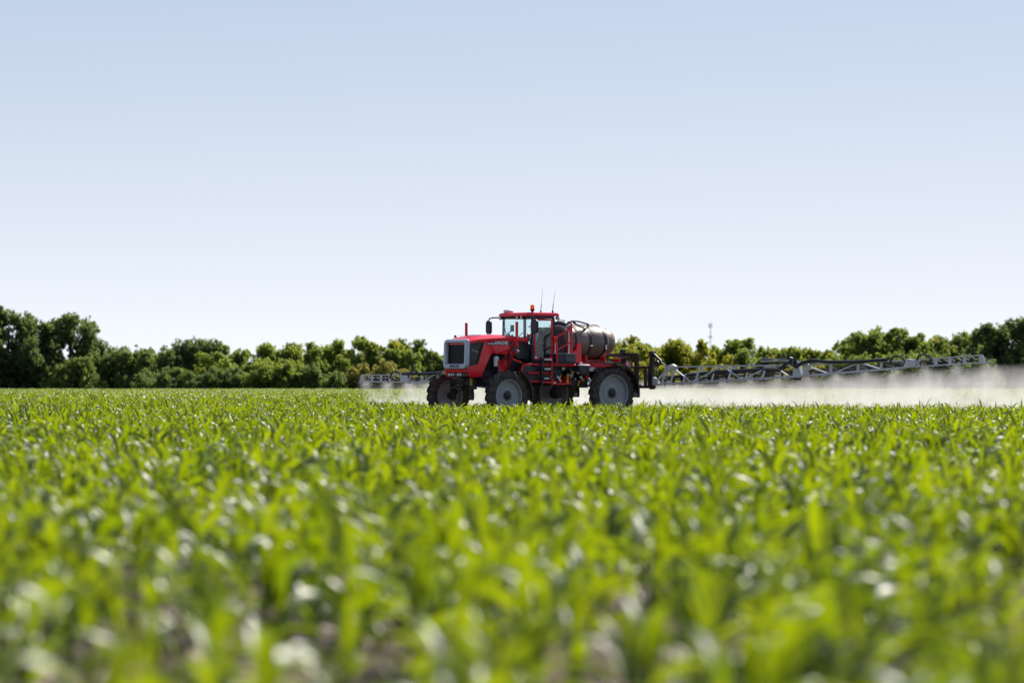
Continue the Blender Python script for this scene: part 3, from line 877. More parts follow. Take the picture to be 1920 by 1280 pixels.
for sd in (1, -1):
    y0, y1 = .665 * sd, .715 * sd
    poly = [(2.50, 2.83), (1.42, 2.86), (1.42, 2.44), (2.08, 2.41), (2.17, 2.38), (2.26, 2.27), (2.64, 1.54), (3.14, 1.53), (3.185, 1.60), (3.185, 1.86), (3.17, 1.925), (2.84, 1.985), (2.79, 2.02)]
    obj('side_panel', MB().prism_y(poly, min(y0, y1), max(y0, y1)), 'red', spr, bevel=.015)
    g = part('side_grille')
    pg = [(3.165, 2.725), (2.515, 2.815), (2.80, 2.03), (2.85, 1.995), (3.165, 1.935)]
    cx = sum(p[0] for p in pg) / 5; cz = sum(p[1] for p in pg) / 5
    inner = [(cx + (x - cx) * .80, cz + (z - cz) * .84) for x, z in pg]
    obj('mesh_panel', MB().prism_y(inner, .672 * sd - .01, .672 * sd + .01), 'gloss_black', g)
    fr = MB(); n = 5
    vs = []
    for yy in (.665 * sd, .722 * sd):
        vs += [(x, yy, z) for x, z in pg] + [(x, yy, z) for x, z in inner]
    fs = []
    for i in range(n):
        j = (i + 1) % n
        fs += [(10 + i, 10 + j, 15 + j, 15 + i), (i, j, 5 + j, 5 + i), (i, j, 10 + j, 10 + i), (5 + i, 5 + j, 15 + j, 15 + i)]
    obj('grille_frame', fr.add(vs, fs), 'dark_panel', g)
    obj('decal_band', MB().prism_y([(2.42, 2.665), (2.36, 2.80), (1.46, 2.835), (1.46, 2.685)], .7165 * sd - .0015, .7165 * sd + .0015), 'gloss_black', spr)
    obj('cowl_panel', MB().prism_y([(1.42, 2.86), (.62, 2.88), (.62, 2.2), (.95, 2.2), (1.3, 2.46), (1.42, 2.46)], .60 * sd - .03, .60 * sd + .03), 'dark_panel', spr)
obj('side_skirt', MB().prism_y([(2.0, 2.44), (1.42, 2.46), (1.42, 2.37), (2.1, 2.36)], .62, .70), 'red', spr)

def text(name, body, size, mat, origin, xdir, ydir, parent, shear=0.0, align='CENTER', sx=1.0):
    cu = bpy.data.curves.new(name, 'FONT')
    cu.body = body; cu.size = size; cu.extrude = .002; cu.shear = shear
    cu.align_x = align; cu.align_y = 'CENTER'; cu.offset = size * .035
    cu.resolution_u = 3
    x, y = Vector(xdir).normalized(), Vector(ydir).normalized(); z = x.cross(y)
    o = bpy.data.objects.new('tmp', cu); C.objects.link(o)
    dg = bpy.context.evaluated_depsgraph_get()
    me = bpy.data.meshes.new_from_object(o.evaluated_get(dg))
    bpy.data.objects.remove(o); bpy.data.curves.remove(cu)
    me.name = name; me.materials.clear(); me.materials.append(M[mat])
    k = link(name, me, parent)
    k.matrix_local = Matrix.Translation(origin) @ Matrix((x * sx, y, z)).transposed().to_4x4()
    return k
text('lettering', 'APACHE', .165, 'letter_white', (1.80, .7205, 2.752), (-1, 0, .03), (0, 0, 1), spr, .2, sx=.92)
text('lettering', 'AS1250', .075, 'letter_white', (2.24, .7205, 2.722), (-1, 0, .03), (0, 0, 1), spr, .2, sx=1.15)
text('lettering', 'APACHE', .165, 'letter_white', (1.80, -.7205, 2.752), (1, 0, -.03), (0, 0, 1), spr, .2, sx=.92)
text('lettering', 'AS 1250', .085, 'letter_grey', (2.90, .6845, 2.46), (-1, 0, -.30), (-.30, 0, 1), spr, 0)
tri = MB().prism_y([(1.92, 2.50), (1.86, 2.60), (1.80, 2.50)], .7155, .7185)
obj('warning_triangle', tri, 'red_frame', spr)

# --- nose: surround, grille, bumper and lamps
def rrect(y0, y1, z0, z1, r, n=6, taper=0.0):
    pts = []
    for cy, cz, a0 in ((y1 - r, z1 - r, 0), (y0 + r, z1 - r, 90), (y0 + r, z0 + r, 180), (y1 - r, z0 + r, 270)):
        for k in range(n + 1):
            a = R(a0 + 90 * k / n)
            y, z = cy + r * math.cos(a), cz + r * math.sin(a)
            pts.append((y * (1 - taper * (z1 - z)), z))
    return pts
def surround():
    m = MB()
    loops = [(3.19, rrect(-.725, .725, 1.82, 2.89, .16)), (3.275, rrect(-.72, .72, 1.82, 2.885, .16)), (3.325, rrect(-.685, .685, 1.855, 2.85, .14)),
             (3.33, rrect(-.60, .60, 1.99, 2.775, .085)), (3.30, rrect(-.575, .575, 2.01, 2.755, .07)), (3.19, rrect(-.565, .565, 2.02, 2.745, .07)), (3.18, rrect(-.60, .60, 1.99, 2.775, .085))]
    vs, fs = [], []
    n = len(loops[0][1])
    for x, lp in loops:
        # the nose leans back a little towards the top
        vs += [(x - .035 * (z - 1.8), y, z) for y, z in lp]
    L = len(loops)
    for k in range(L):
        k2 = (k + 1) % L
        for i in range(n):
            j = (i + 1) % n
            fs.append((k * n + i, k * n + j, k2 * n + j, k2 * n + i))
    return m.add(vs, fs)
obj('grille_surround', surround(), 'grey_paint', spr, 40)
gr = part('front_grille')
obj('screen', MB().add([(3.20 - .035 * (z - 1.8), y, z) for y, z in ((-.57, 2.01), (.57, 2.01), (.57, 2.75), (-.57, 2.75))], [(0, 1, 2, 3)]), 'grille_black', gr)
for k in range(9):
    z = 2.06 + k * .08
    obj('louvre', MB().bar((3.203 - .035 * (z - 1.8), -.565, z), (3.203 - .035 * (z - 1.8), .565, z), .006, .005), 'black', gr)
text('lettering', 'APACHE', .125, 'letter_dark', (3.330, 0, 1.922), (0, 1, 0), (-.035, 0, 1), spr, .15, sx=1.25)
obj('bumper', MB().prism_y([(3.26, 1.82), (3.285, 1.80), (3.24, 1.695), (3.0, 1.69), (3.0, 1.82)], -.70, .70), 'red', spr, bevel=.01)
obj('lamp_bar', MB().box(2.95, 3.19, -.62, .62, 1.555, 1.685), 'black', spr, bevel=.015)
for y in (-.50, -.345, -.20, .06, .21):
    h = part('headlight')
    rr = .052 if y != -.20 else .038
    obj('lamp_ring', MB().lathe([(rr + .012, 3.185), (rr + .012, 3.205), (rr, 3.212), (rr, 3.185)], 'x', 16, (0, y, 1.625), closed=True), 'chrome', h, 40)
    obj('lamp_glass', MB().lathe([(rr, 3.186), (rr * .8, 3.212), (rr * .4, 3.222), (0.002, 3.225)], 'x', 16, (0, y, 1.625)), 'lens', h, 40)

# --- boom rests on both sides of the hood
for sd in (1, -1):
    b = MB()
    b.bar((1.70, 1.55 * sd, 2.60), (1.70, 1.55 * sd, 3.50), .08, .08)
    b.bar((1.70, 1.50 * sd, 2.84), (1.70, 2.16 * sd, 2.84), .06, .075)
    b.bar((1.70, 2.12 * sd, 2.80), (1.70, 2.26 * sd, 3.06), .07, .08)
    b.bar((1.84, .60 * sd, 1.84), (1.72, 1.55 * sd, 2.88), .062, .062)
    b.bar((1.62, .78 * sd, 1.80), (1.66, 1.55 * sd, 2.66), .062, .062)
    b.bar((1.45, .70 * sd, 2.50), (1.68, 1.22 * sd, 2.32), .07, .07)
    b.bar((1.30, 1.30 * sd, 2.05), (1.66, 1.10 * sd, 2.22), .07, .07)
    b.box(1.55, 1.92, sd * .70 - .05, sd * .70 + .05, 1.66, 2.14)
    obj('boom_rest', b, 'red_frame', spr, bevel=.012)
    obj('work_lamp', MB().lathe([(0, 1.60), (.05, 1.60), (.085, 1.66), (.085, 1.70), (0, 1.71)], 'x', 14, (0, 1.52 * sd, 2.46)), 'chrome', spr, 40)

# --- cab
CX0, CX1, CW = -.45, .58, .90
cab = MB().box(CX0 - .02, CX1 + .02, -CW - .02, CW + .02, 1.96, 2.12).box(CX0, CX1 - .05, -.6, .6, 1.8, 1.96)
obj('cab_floor', cab, 'black', spr, bevel=.02)
obj('cab_sill', MB().box(CX0, CX1, CW + .005, CW + .035, 2.12, 2.22).box(CX0, CX1, -CW - .035, -CW - .005, 2.12, 2.22), 'black', spr)
roof = MB()
ra = rrect(-CW - .05, CW + .05, -.70, .76, .16)      # here the second axis is X
def ring_x(lp, z, s=1.0): return [(x * s + .03 * (1 - s), y * s, z) for y, x in lp]
lv = [(3.727, .985), (3.737, 1.0), (3.785, 1.0), (3.83, .975), (3.855, .90), (3.868, .6), (3.872, .1)]
vs = []; n = len(ra)
for z, s_ in lv: vs += ring_x(ra, z, s_)
fs = []
for k in range(len(lv) - 1):
    for i in range(n): fs.append((k * n + i, k * n + (i + 1) % n, (k + 1) * n + (i + 1) % n, (k + 1) * n + i))
fs.append(tuple(range(n))); fs.append(tuple((len(lv) - 1) * n + i for i in range(n)))
obj('roof', MB().add(vs, fs), 'red', spr, 40)
obj('roof_liner', MB().box(CX0, CX1 + .06, -CW, CW, 3.635, 3.727), 'black', spr, bevel=.02)
for y in (-.86, .18, .44):
    h = part('work_light')
    obj('lamp_body', MB().lathe([(0, .62), (.06, .62), (.072, .68), (.072, .70), (0.0, .70)], 'x', 14, (0, y, 3.675)), 'black', h, 40)
    obj('lamp_glass', MB().lathe([(.062, .701), (.04, .712), (.002, .716)], 'x', 14, (0, y, 3.675)), 'lens', h, 40)
h = part('work_light')
obj('lamp_body', MB().lathe([(0, -.56), (.06, -.56), (.072, -.66), (0, -.66)], 'x', 14, (0, .86, 3.66)), 'chrome', h, 40)
for sd in (1, -1):
    obj('pillar', MB().bar((CX1 - .03, sd * (CW - .02), 2.12), (CX1 - .06, sd * (CW - .03), 3.66), .075, .07), 'black', spr, bevel=.01)
    obj('pillar', MB().bar((CX0 + .03, sd * (CW - .03), 2.12), (CX0 + .03, sd * (CW - .03), 3.66), .08, .08), 'black', spr, bevel=.01)
obj('wiper', MB().tube([(CX1 + .03, -.55, 2.95), (CX1 + .035, -.78, 3.55)], .014, 6), 'black', spr)
obj('windshield', MB().box(CX1 - .012, CX1 - .004, -CW + .05, CW - .05, 2.15, 3.64), 'glass', spr)
obj('rear_window', MB().box(CX0 + .004, CX0 + .012, -CW + .06, CW - .06, 2.6, 3.64), 'glass', spr)
obj('side_window', MB().box(CX0 + .06, CX1 - .07, -CW + .004, -CW + .012, 2.2, 3.64), 'glass', spr)
obj('rear_wall', MB().box(CX0, CX0 + .03, -CW + .05, CW - .05, 2.12, 2.58), 'black', spr)
door = part('cab_door')
obj('door_frame', MB().box(CX1 - .17, CX1 - .10, CW + .004, CW + .045, 2.16, 3.62).box(CX0 + .10, CX0 + .17, CW + .004, CW + .045, 2.16, 3.62).box(CX0 + .17, CX1 - .17, CW + .004, CW + .045, 2.16, 2.23).box(CX0 + .17, CX1 - .17, CW + .004, CW + .045, 3.56, 3.62), 'red_frame', door, bevel=.01)
obj('door_glass', MB().box(CX0 + .17, CX1 - .17, CW + .018, CW + .026, 2.23, 3.56), 'glass', door)
obj('door_handle', MB().box(-.05, .10, CW + .03, CW + .07, 2.66, 2.70), 'black', door, bevel=.01)
obj('grab_rail', MB().tube([(-.02, CW + .06, 2.3), (-.02, CW + .07, 2.86), (-.12, CW + .07, 3.0), (-.28, CW + .06, 3.16)], .016, 8), 'black', door, 40)
obj('reflector', MB().prism_y([(-.17, 3.38), (-.30, 3.43), (-.34, 3.38), (-.30, 3.33)], CW + .047, CW + .057), 'red', door)
obj('cab_post', MB().box(-.49, -.37, .80, 1.0, 2.0, 3.0).box(-.50, -.34, .92, 1.03, 2.84, 2.98).bar((-.1, .95, 2.12), (-.42, .95, 2.34), .12, .1), 'red_frame', spr, bevel=.01)
obj('warning_plate', MB().box(-.475, -.385, 1.001, 1.008, 2.36, 2.76), 'white', spr)
ts = MB()
for k in range(7): ts.box(-.465, -.40, 1.0085, 1.0105, 2.39 + k * .05, 2.41 + k * .05)
obj('plate_print', ts, 'red_frame', spr)
obj('cab_sticker', MB().box(.36, .46, CW + .046, CW + .050, 2.20, 2.29), 'white', spr)
# inside
obj('seat', MB().box(-.30, .14, -.20, .28, 2.42, 2.56).prism_y([(-.22, 2.54), (-.40, 3.22), (-.30, 3.24), (-.10, 2.58)], -.19, .27).box(-.24, .08, -.12, .2, 2.12, 2.42), 'seat', spr, bevel=.03)
obj('console', MB().box(-.35, .16, -.52, -.28, 2.12, 2.74), 'seat', spr, bevel=.02)
obj('steering_column', MB().tube([(.50, .04, 2.2), (.40, .04, 2.84)], .05, 8), 'black', spr, 40)
sw = MB(); 
pts = []
for k in range(25):
    a = 2 * math.pi * k / 24
    pts.append((.37 + .10 * math.cos(a) * .9, .04 + .19 * math.sin(a), 2.92 + .06 - .16 * math.cos(a)))
sw.tube(pts, .014, 6); sw.bar((.37, -.14, 2.97), (.37, .22, 2.97), .02)
obj('steering_wheel', sw, 'black', spr, 40)
mon = MB().box(.40, .44, -.58, -.40, 3.18, 3.42).box(.42, .46, -.72, -.60, 2.98, 3.10).tube([(.46, -.84, 3.0), (.44, -.70, 3.14), (.44, -.5, 3.2)], .018, 6).tube([(.44, -.7, 3.0), (.46, -.75, 2.8), (.5, -.8, 2.6)], .016, 6)
mon.box(.41, .45, -.50, -.44, 3.00, 3.08)
obj('monitor', mon, 'seat', spr)
obj('dashboard', MB().box(.40, .54, -.6, .5, 2.12, 2.80), 'seat', spr, bevel=.03)
# mirrors, beacon, aerials, receiver
for sd, y in ((1, 1.24), (-1, -1.56)):
    m_ = part('mirror')
    obj('mirror_arm', MB().tube([(.66, .86 * sd, 3.69), (.70, (abs(y) - .25) * sd, 3.69), (.69, (abs(y) - .02) * sd, 3.66), (.68, y, 3.52)], .024, 8), 'black', m_, 40)
    wd = .20 if sd > 0 else .15
    obj('mirror_housing', MB().prism_x([(y - wd, 3.20), (y - wd * .6, 3.10), (y + wd * .6, 3.10), (y + wd, 3.20), (y + wd * .95, 3.52), (y + wd * .5, 3.60), (y - wd * .5, 3.60), (y - wd * .95, 3.52)], .64, .74), 'black', m_, bevel=.03)
    obj('mirror_glass', MB().box(.634, .639, y - wd * .8, y + wd * .8, 3.16, 3.52), 'chrome', m_)
bc = part('beacon'); bc.location = (.45, .78, 3.85)
obj('beacon_base', MB().lathe([(0, 0), (.04, 0), (.045, .05), (.085, .09), (.085, .12), (0, .12)], 'z', 16), 'black', bc, 40)
obj('beacon_lens', MB().lathe([(0, .12), (.072, .12), (.072, .25), (.06, .275), (0, .28)], 'z', 16), 'orange', bc, 40)
for (x, y, zt, dx) in ((-.50, .0, 4.72, -.08), (-.55, .65, 4.68, -.12)):
    a = part('aerial')
    obj('aerial_base', MB().tube([(x, y, 3.86), (x, y, 3.93)], .035, 8).tube([(x, y, 3.93), (x + dx * .3, y, 4.18)], .013, 6), 'black', a, 40)
    obj('aerial_whip', MB().tube([(x + dx * .3, y, 4.18), (x + dx, y, zt)], [.007, .004], 5), 'black', a)
obj('satellite_receiver', MB().lathe([(0, 3.86), (.13, 3.86), (.19, 3.90), (.19, 3.945), (.14, 3.985), (0, 3.995)], 'z', 22, (.50, -.60, 0)).box(.40, .66, -.70, -.50, 3.80, 3.87), 'white', spr, 40)

# --- platform, ladder, side boxes
PY = 1.27
obj('tool_box', MB().box(.50, 1.16, .52, PY - .06, 1.34, 1.93), 'dark_panel', spr, bevel=.02)
obj('fuel_tank', MB().box(-.02, .50, .52, PY - .12, 1.34, 2.0), 'dark_panel', spr, bevel=.03)
obj('deck', MB().box(-1.08, .52, .93, PY + .05, 2.02, 2.07), 'black', spr)
obj('platform_rail', MB().tube([(1.36, PY, 1.52), (1.22, PY, 1.97), (1.14, PY, 1.99), (-1.1, PY, 1.965)], .042, 10), 'red_frame', spr, 40)
obj('platform_rail', MB().tube([(1.02, PY, 1.685), (.02, PY, 1.675)], .036, 10), 'red_frame', spr, 40)
obj('platform_rail', MB().tube([(.88, PY, 1.385), (.04, PY, 1.375)], .04, 10), 'red_frame', spr, 40)
lad = part('ladder')
obj('stringer', MB().bar((.46, 1.36, 1.26), (.46, 1.36, 2.16), .10, .06).bar((.46, 1.36, 2.15), (.50, 1.36, 2.24), .08, .06), 'dark_panel', lad)
obj('stringer', MB().bar((.03, 1.36, 1.26), (.02, 1.36, 2.12), .05, .05).bar((.02, 1.36, 2.11), (.06, 1.36, 2.24), .045, .05), 'red_frame', lad)
for k, z in enumerate((2.17, 1.83, 1.49)):
    st = obj('step', MB().box(.055, .41, 1.20, 1.44, z - .035, z + .03), 'dark_panel', lad)
    tz = MB()
    for q in range(5 - k):
        x1 = .40 - q * .068
        tz.prism_y([(x1, z - .025), (x1 - .06, z - .03), (x1 - .066, z + .012 + .012 * (q % 2)), (x1 - .005, z + .022)], 1.441, 1.447)
    tz.box(.06, .405, 1.22, 1.43, z + .031, z + .036)
    obj('step_grip', tz, 'white', lad)
obj('foot_bar', MB().bar((.45, 1.39, 1.36), (.04, 1.39, 1.35), .05, .05), 'red_frame', lad)
obj('handrail', MB().tube([(-.255, 1.30, 1.98), (-.255, 1.30, 2.92), (-.31, 1.30, 3.01), (-.9, 1.24, 3.24)], .032, 8), 'red_frame', spr, 40)
obj('handrail', MB().tube([(-.255, 1.30, 2.50), (-.9, 1.24, 2.78)], .03, 8), 'red_frame', spr, 40)
obj('main_post', MB().box(-1.07, -.93, 1.0, 1.16, 2.28, 3.48), 'red_frame', spr, bevel=.015)
obj('level_gauge', MB().box(-.925, -.86, 1.16, 1.175, 2.30, 3.26), 'scale', spr)
vt = MB().box(-1.03, -.92, 1.03, 1.14, 3.46, 3.54).tube([(-.80, 1.1, 3.40), (-.94, 1.1, 3.52), (-1.2, 1.1, 3.56)], .032, 8).box(-1.22, -1.15, 1.05, 1.14, 3.48, 3.57)
obj('fill_valve', vt, 'black', spr, bevel=.01)
obj('fill_coupling', MB().lathe([(0, -.90), (.05, -.90), (.06, -.84), (.05, -.78), (0, -.78)], 'x', 12, (0, 1.12, 3.36)).box(-.96, -.84, 1.17, 1.2, 3.40, 3.46), 'chrome', spr, 40)
obj('tank_bracket', MB().prism_y([(-1.12, 2.04), (-1.52, 2.04), (-1.50, 2.70), (-1.44, 2.76), (-1.34, 2.70), (-1.30, 2.52), (-1.12, 2.42)], 1.0, 1.10), 'red', spr, bevel=.012)
obj('bracket_lamp', MB().lathe([(0, 1.08), (.065, 1.08), (.07, 1.13), (.04, 1.15), (0, 1.15)], 'y', 14, (-1.47, 0, 2.02)), 'lens', spr, 40)
bb = part('control_box')
obj('box_body', MB().box(-1.08, -.62, .98, 1.33, 2.08, 2.37), 'tank_dark', bb, bevel=.015)
obj('box_end', MB().box(-.60, -.30, .98, 1.31, 2.08, 2.36), 'dark_panel', bb, bevel=.015)
obj('box_lid', MB().box(-1.09, -.28, .97, 1.34, 2.372, 2.392), 'galv', bb)
tr = part('chemical_tray')
obj('tray', MB().box(-.80, -.02, .95, 1.36, 1.27, 1.29).box(-.80, -.02, 1.34, 1.37, 1.29, 1.33).box(-.82, -.80, .95, 1.37, 1.27, 1.60).prism_y([(-.02, 1.27), (-.02, 1.5), (-.06, 1.5), (-.06, 1.27)], .95, 1.37), 'red_frame', tr)
obj('back_plate', MB().box(-.78, -.04, 1.0, 1.03, 1.29, 1.46), 'red', tr)
obj('side_plate', MB().box(-.79, -.03, .90, .93, 1.46, 1.93), 'dark_panel', tr)
obj('yellow_lever', MB().tube([(-.74, 1.30, 1.34), (-.74, 1.30, 1.66)], .035, 8).lathe([(0, 1.30), (.05, 1.30), (.055, 1.36), (.05, 1.42), (0, 1.42)], 'z', 10, (-.73, 1.30, 0)), 'yellow', tr, 40)
obj('yellow_lever', MB().tube([(-.38, 1.22, 1.42), (-.50, 1.22, 1.60)], .03, 8), 'yellow', tr, 40)
obj('meter_display', MB().box(-.80, -.68, 1.0, 1.05, 1.80, 1.90), 'grey_paint', tr)
obj('hose_reel', MB().tube([(-.1, 1.2, 1.6), (-.22, 1.25, 1.48), (-.35, 1.25, 1.44), (-.46, 1.2, 1.36)], .05, 8).tube([(-.06, 1.1, 1.74), (-.25, 1.15, 1.84)], .03, 8), 'black', tr, 40)
obj('white_valve', MB().tube([(-.28, 1.28, 1.58), (-.34, 1.3, 1.50), (-.42, 1.3, 1.38)], .035, 8), 'white', tr, 40)
obj('decal', MB().box(-.16, -.05, 1.372, 1.375, 1.32, 1.36).box(-.16, -.05, 1.031, 1.035, 1.32, 1.44), 'letter_white', tr)
pp = part('plumbing')
pb = MB()
for a in (((-1.2, 1.1, 1.8), (-1.35, 1.15, 1.6), (-1.5, 1.1, 1.45), (-1.75, 1.0, 1.5)), ((-1.1, 1.2, 1.5), (-1.3, 1.25, 1.32), (-1.55, 1.2, 1.36), (-1.8, 1.1, 1.6)), ((-.95, 1.15, 1.9), (-.98, 1.2, 1.6), (-1.1, 1.2, 1.35)), ((-1.2, .9, 1.7), (-1.5, .9, 1.5), (-1.9, .8, 1.7))):
    pb.tube(a, .045, 8)
pb.box(-1.75, -1.2, .7, 1.0, 1.35, 1.9).box(-1.1, -.88, .8, 1.1, 1.3, 1.85)
obj('pipework', pb, 'black', pp, 40)
obj('pump', MB().box(-1.66, -1.30, .95, 1.30, 1.16, 1.40).lathe([(0, .9), (.14, .9), (.14, 1.3), (0, 1.3)], 'y', 14, (-1.0, 0, 1.32)), 'black', pp, bevel=.02)
for (x, y, z, r_, mt, nm) in ((-1.62, 1.28, 1.55, .055, 'red', 'valve_handle'), (-1.42, 1.30, 1.44, .05, 'yellow', 'valve_handle'), (-1.36, 1.28, 1.53, .04, 'white', 'coupling'), (-1.72, 1.26, 1.47, .04, 'white', 'coupling'), (-1.02, 1.22, 1.70, .045, 'yellow', 'valve_handle'), (-1.12, 1.25, 1.46, .035, 'chrome', 'coupling'), (-.96, 1.2, 1.58, .07, 'galv', 'filter_bowl'), (-1.28, 1.2, 1.68, .04, 'chrome', 'coupling'), (-1.4, 1.2, 1.75, .035, 'chrome', 'coupling')):
    obj(nm, MB().lathe([(0, -r_), (r_ * .7, -r_), (r_, -r_ * .3), (r_, r_ * .5), (r_ * .5, r_), (0, r_)], 'z', 10, (x, y, z)).bar((x - r_ * 1.6, y, z + r_ * .6), (x + r_ * 1.6, y, z + r_ * .6), r_ * .5), mt, pp, 40)
obj('yellow_lever', MB().tube([(-1.20, 1.28, 1.22), (-1.29, 1.28, 1.42)], .026, 8), 'yellow', pp, 40)
obj('bright_fitting', MB().box(-1.80, -1.70, 1.24, 1.32, 1.19, 1.25), 'chrome', pp)
fm = part('foam_tank')
obj('foam_body', MB().lathe([(0, 1.62), (.22, 1.62), (.25, 1.68), (.25, 1.94), (0, 1.94)], 'z', 22, (-1.56, 1.12, 0)), 'tank_dark', fm, 40)
obj('foam_lid', MB().lathe([(0, 1.94), (.27, 1.94), (.275, 1.97), (.2, 2.0), (0, 2.01)], 'z', 22, (-1.56, 1.12, 0)), 'galv', fm, 40)

# --- tank and its cradle
cr = MB().box(-3.45, -1.05, -.55, .55, 1.90, 2.08)
for x in (-1.25, -2.1, -2.95): cr.prism_x([(-.6, 2.08), (.6, 2.08), (.62, 2.36), (.45, 2.26), (0, 2.19), (-.45, 2.26), (-.62, 2.36)], x - .05, x + .05)
cr.box(-3.5, -3.38, .55, .85, 1.98, 2.22).box(-2.2, -1.1, .55, 1.0, 1.96, 2.06)
obj('tank_cradle', cr, 'red_frame', spr, bevel=.012)
tk = part('spray_tank')
tz, ty = .635, .80
prof = [(0.0, -1.02), (.45, -1.03), (.75, -1.08), (.90, -1.16), (.97, -1.26), (1.0, -1.40), (1.0, -1.44), (.985, -1.47), (.985, -1.54), (1.0, -1.57), (1.0, -2.10), (.985, -2.13), (.985, -2.20), (1.0, -2.23), (1.0, -2.78), (.985, -2.82), (.985, -2.90), (.985, -2.95), (.95, -3.02), (.88, -3.06), (.865, -3.12), (.84, -3.28), (.74, -3.44), (.55, -3.55), (.3, -3.61), (0.0, -3.63)]
obj('tank_shell', MB().lathe(prof, 'x', 64, (0, 0, 2.82), sc=(ty, tz)), 'tank', tk, 35)
for x in (-1.505, -2.165, -2.86):
    obj('strap', MB().lathe([(1.012, x - .045), (1.012, x + .045), (.99, x + .045), (.99, x - .045)], 'x', 64, (0, 0, 2.82), closed=True, sc=(ty, tz)), 'black', tk, 35)
obj('strap_buckle', MB().box(-2.25, -2.12, .795, .83, 2.66, 2.70), 'chrome', tk)
obj('tank_label', MB().box(-2.90, -2.84, .775, .800, 2.55, 2.72), 'white', tk)
obj('tank_lid', MB().lathe([(0, 3.40), (.29, 3.40), (.30, 3.50), (.25, 3.555), (0, 3.565)], 'z', 26, (-1.36, .05, 0)).tube([(-1.2, .05, 3.56), (-1.3, .05, 3.60), (-1.5, .05, 3.60), (-1.56, .05, 3.56)], .018, 6), 'black', tk, 40)
ft = MB().box(-.98, -.58, -.72, .78, 2.22, 3.34)
for k in range(5): ft.box(-.96, -.60, .781, .80, 2.3, 3.28) if k == 0 else ft.box(-.585 , -.56, -.66 + k * .27, -.56 + k * .27, 2.3, 3.26)
for k in range(4): ft.box(-.94 + k * .095, -.89 + k * .095, .80, .815, 2.34, 3.26)
obj('rinse_tank', ft, 'tank_dark', spr, bevel=.04)
obj('rinse_hose', MB().tube([(-.48, .8, 3.36), (-.62, .9, 3.40), (-.85, 1.0, 3.34), (-.98, 1.1, 3.3)], .022, 6), 'chrome', spr, 40)
for pts, r_ in ((((-1.15, 1.08, 3.54), (-1.5, .85, 3.56), (-2.0, .62, 3.50), (-2.28, .50, 3.46), (-2.30, .45, 3.36)), .030), (((-1.15, 1.10, 3.50), (-1.5, .98, 3.38), (-1.85, .85, 3.28), (-1.95, .72, 3.24)), .034), (((-1.2, .9, 3.58), (-1.7, .62, 3.57), (-2.15, .5, 3.50), (-2.3, .48, 3.4)), .018)):
    obj('overhead_hose', MB().tube(pts, r_, 8), 'black', spr, 40)

# --- fenders
def fender(cx, cz, rad, a0, a1, y0, y1, extra=None, n=18):
    m = MB(); pts = []
    if extra: pts.append(extra)
    for k in range(n + 1):
        a = R(a0 + (a1 - a0) * k / n)
        pts.append((cx + rad * math.cos(a), cz + rad * math.sin(a)))
    vs, fs = [], []
    for x, z in pts:
        d = Vector((x - cx, z - cz)).normalized() * .022
        vs += [(x, y0, z), (x, y1, z), (x + d.x, y1, z + d.y), (x + d.x, y0, z + d.y)]
    for k in range(len(pts) - 1):
        for i in range(4):
            fs.append((k * 4 + i, k * 4 + (i + 1) % 4, (k + 1) * 4 + (i + 1) % 4, (k + 1) * 4 + i))
    fs.append((0, 1, 2, 3)); e = (len(pts) - 1) * 4; fs.append((e + 3, e + 2, e + 1, e))
    m.add(vs, fs)
    # turned-down outer lip
    vs, fs = [], []
    yo = y1 if abs(y1) > abs(y0) else y0
    for x, z in pts:
        d = Vector((x - cx, z - cz)).normalized()
        for rr in (.020, -.045):
            for yy in (yo, yo * 1.008):
                vs.append((x + d.x * rr, yy, z + d.y * rr))
    for k in range(len(pts) - 1):
        for i, j in ((0, 1), (1, 3), (3, 2), (2, 0)):
            fs.append((k * 4 + i, k * 4 + j, (k + 1) * 4 + j, (k + 1) * 4 + i))
    return m.add(vs, fs)
for sd in (1, -1):
    obj('fender', fender(-WX, .965, 1.10, 76, 188, 1.58 * sd, 2.03 * sd, (-1.52, 2.09)), 'gloss_black', spr, 40)
    obj('fender', fender(WX, .885, 1.0, 122, 190, 1.60 * sd, 2.02 * sd), 'black', spr, 40)
    obj('fender_stay', MB().bar((-WX, 1.42 * sd, 1.7), (-WX - .25, 1.75 * sd, 2.02), .06).bar((WX - .1, 1.45 * sd, 1.4), (WX - .75, 1.75 * sd, 1.52), .05), 'machine_dark', spr)

# --- rear lift frame
lf = part('lift_frame')
BX = -4.35
obj('mast_post', MB().box(-4.16, -4.04, .94, 1.08, 1.24, 2.42), 'dark_steel', lf, bevel=.01)
obj('mast_post', MB().box(-4.16, -4.04, -1.08, -.94, 1.24, 2.42), 'dark_steel', lf, bevel=.01)
obj('mast_post', MB().box(-4.02, -3.86, .30, .48, 1.6, 2.56), 'black', lf, bevel=.01)
obj('cross_beam', MB().box(-4.15, -4.05, -.94, .94, 2.30, 2.42), 'dark_steel', lf, bevel=.01)
obj('cross_beam', MB().box(-4.15, -4.05, -.94, .94, 1.62, 1.72), 'dark_steel', lf, bevel=.01)
obj('cross_beam', MB().box(-4.18, -4.02, -1.2, 1.2, 1.18, 1.28), 'dark_steel', lf, bevel=.01)
for sd in (1, -1):
    obj('lift_arm', MB().bar((-3.35, .55 * sd, 1.78), (-4.1, .75 * sd, 1.70), .09, .12), 'dark_steel', lf, bevel=.01)
    obj('lift_arm', MB().bar((-3.35, .55 * sd, 2.12), (-4.1, .75 * sd, 2.32), .08, .08), 'dark_steel', lf, bevel=.01)
vb = MB().box(-3.95, -3.6, -.35, .2, 1.75, 2.05)
for k in range(5): vb.tube([(-3.7, -.3 + k * .14, 2.0), (-3.75, -.25 + k * .14, 2.2), (-4.0, -.1 + k * .2, 2.18), (-4.1, .2 + k * .15, 1.9)], .025, 6)
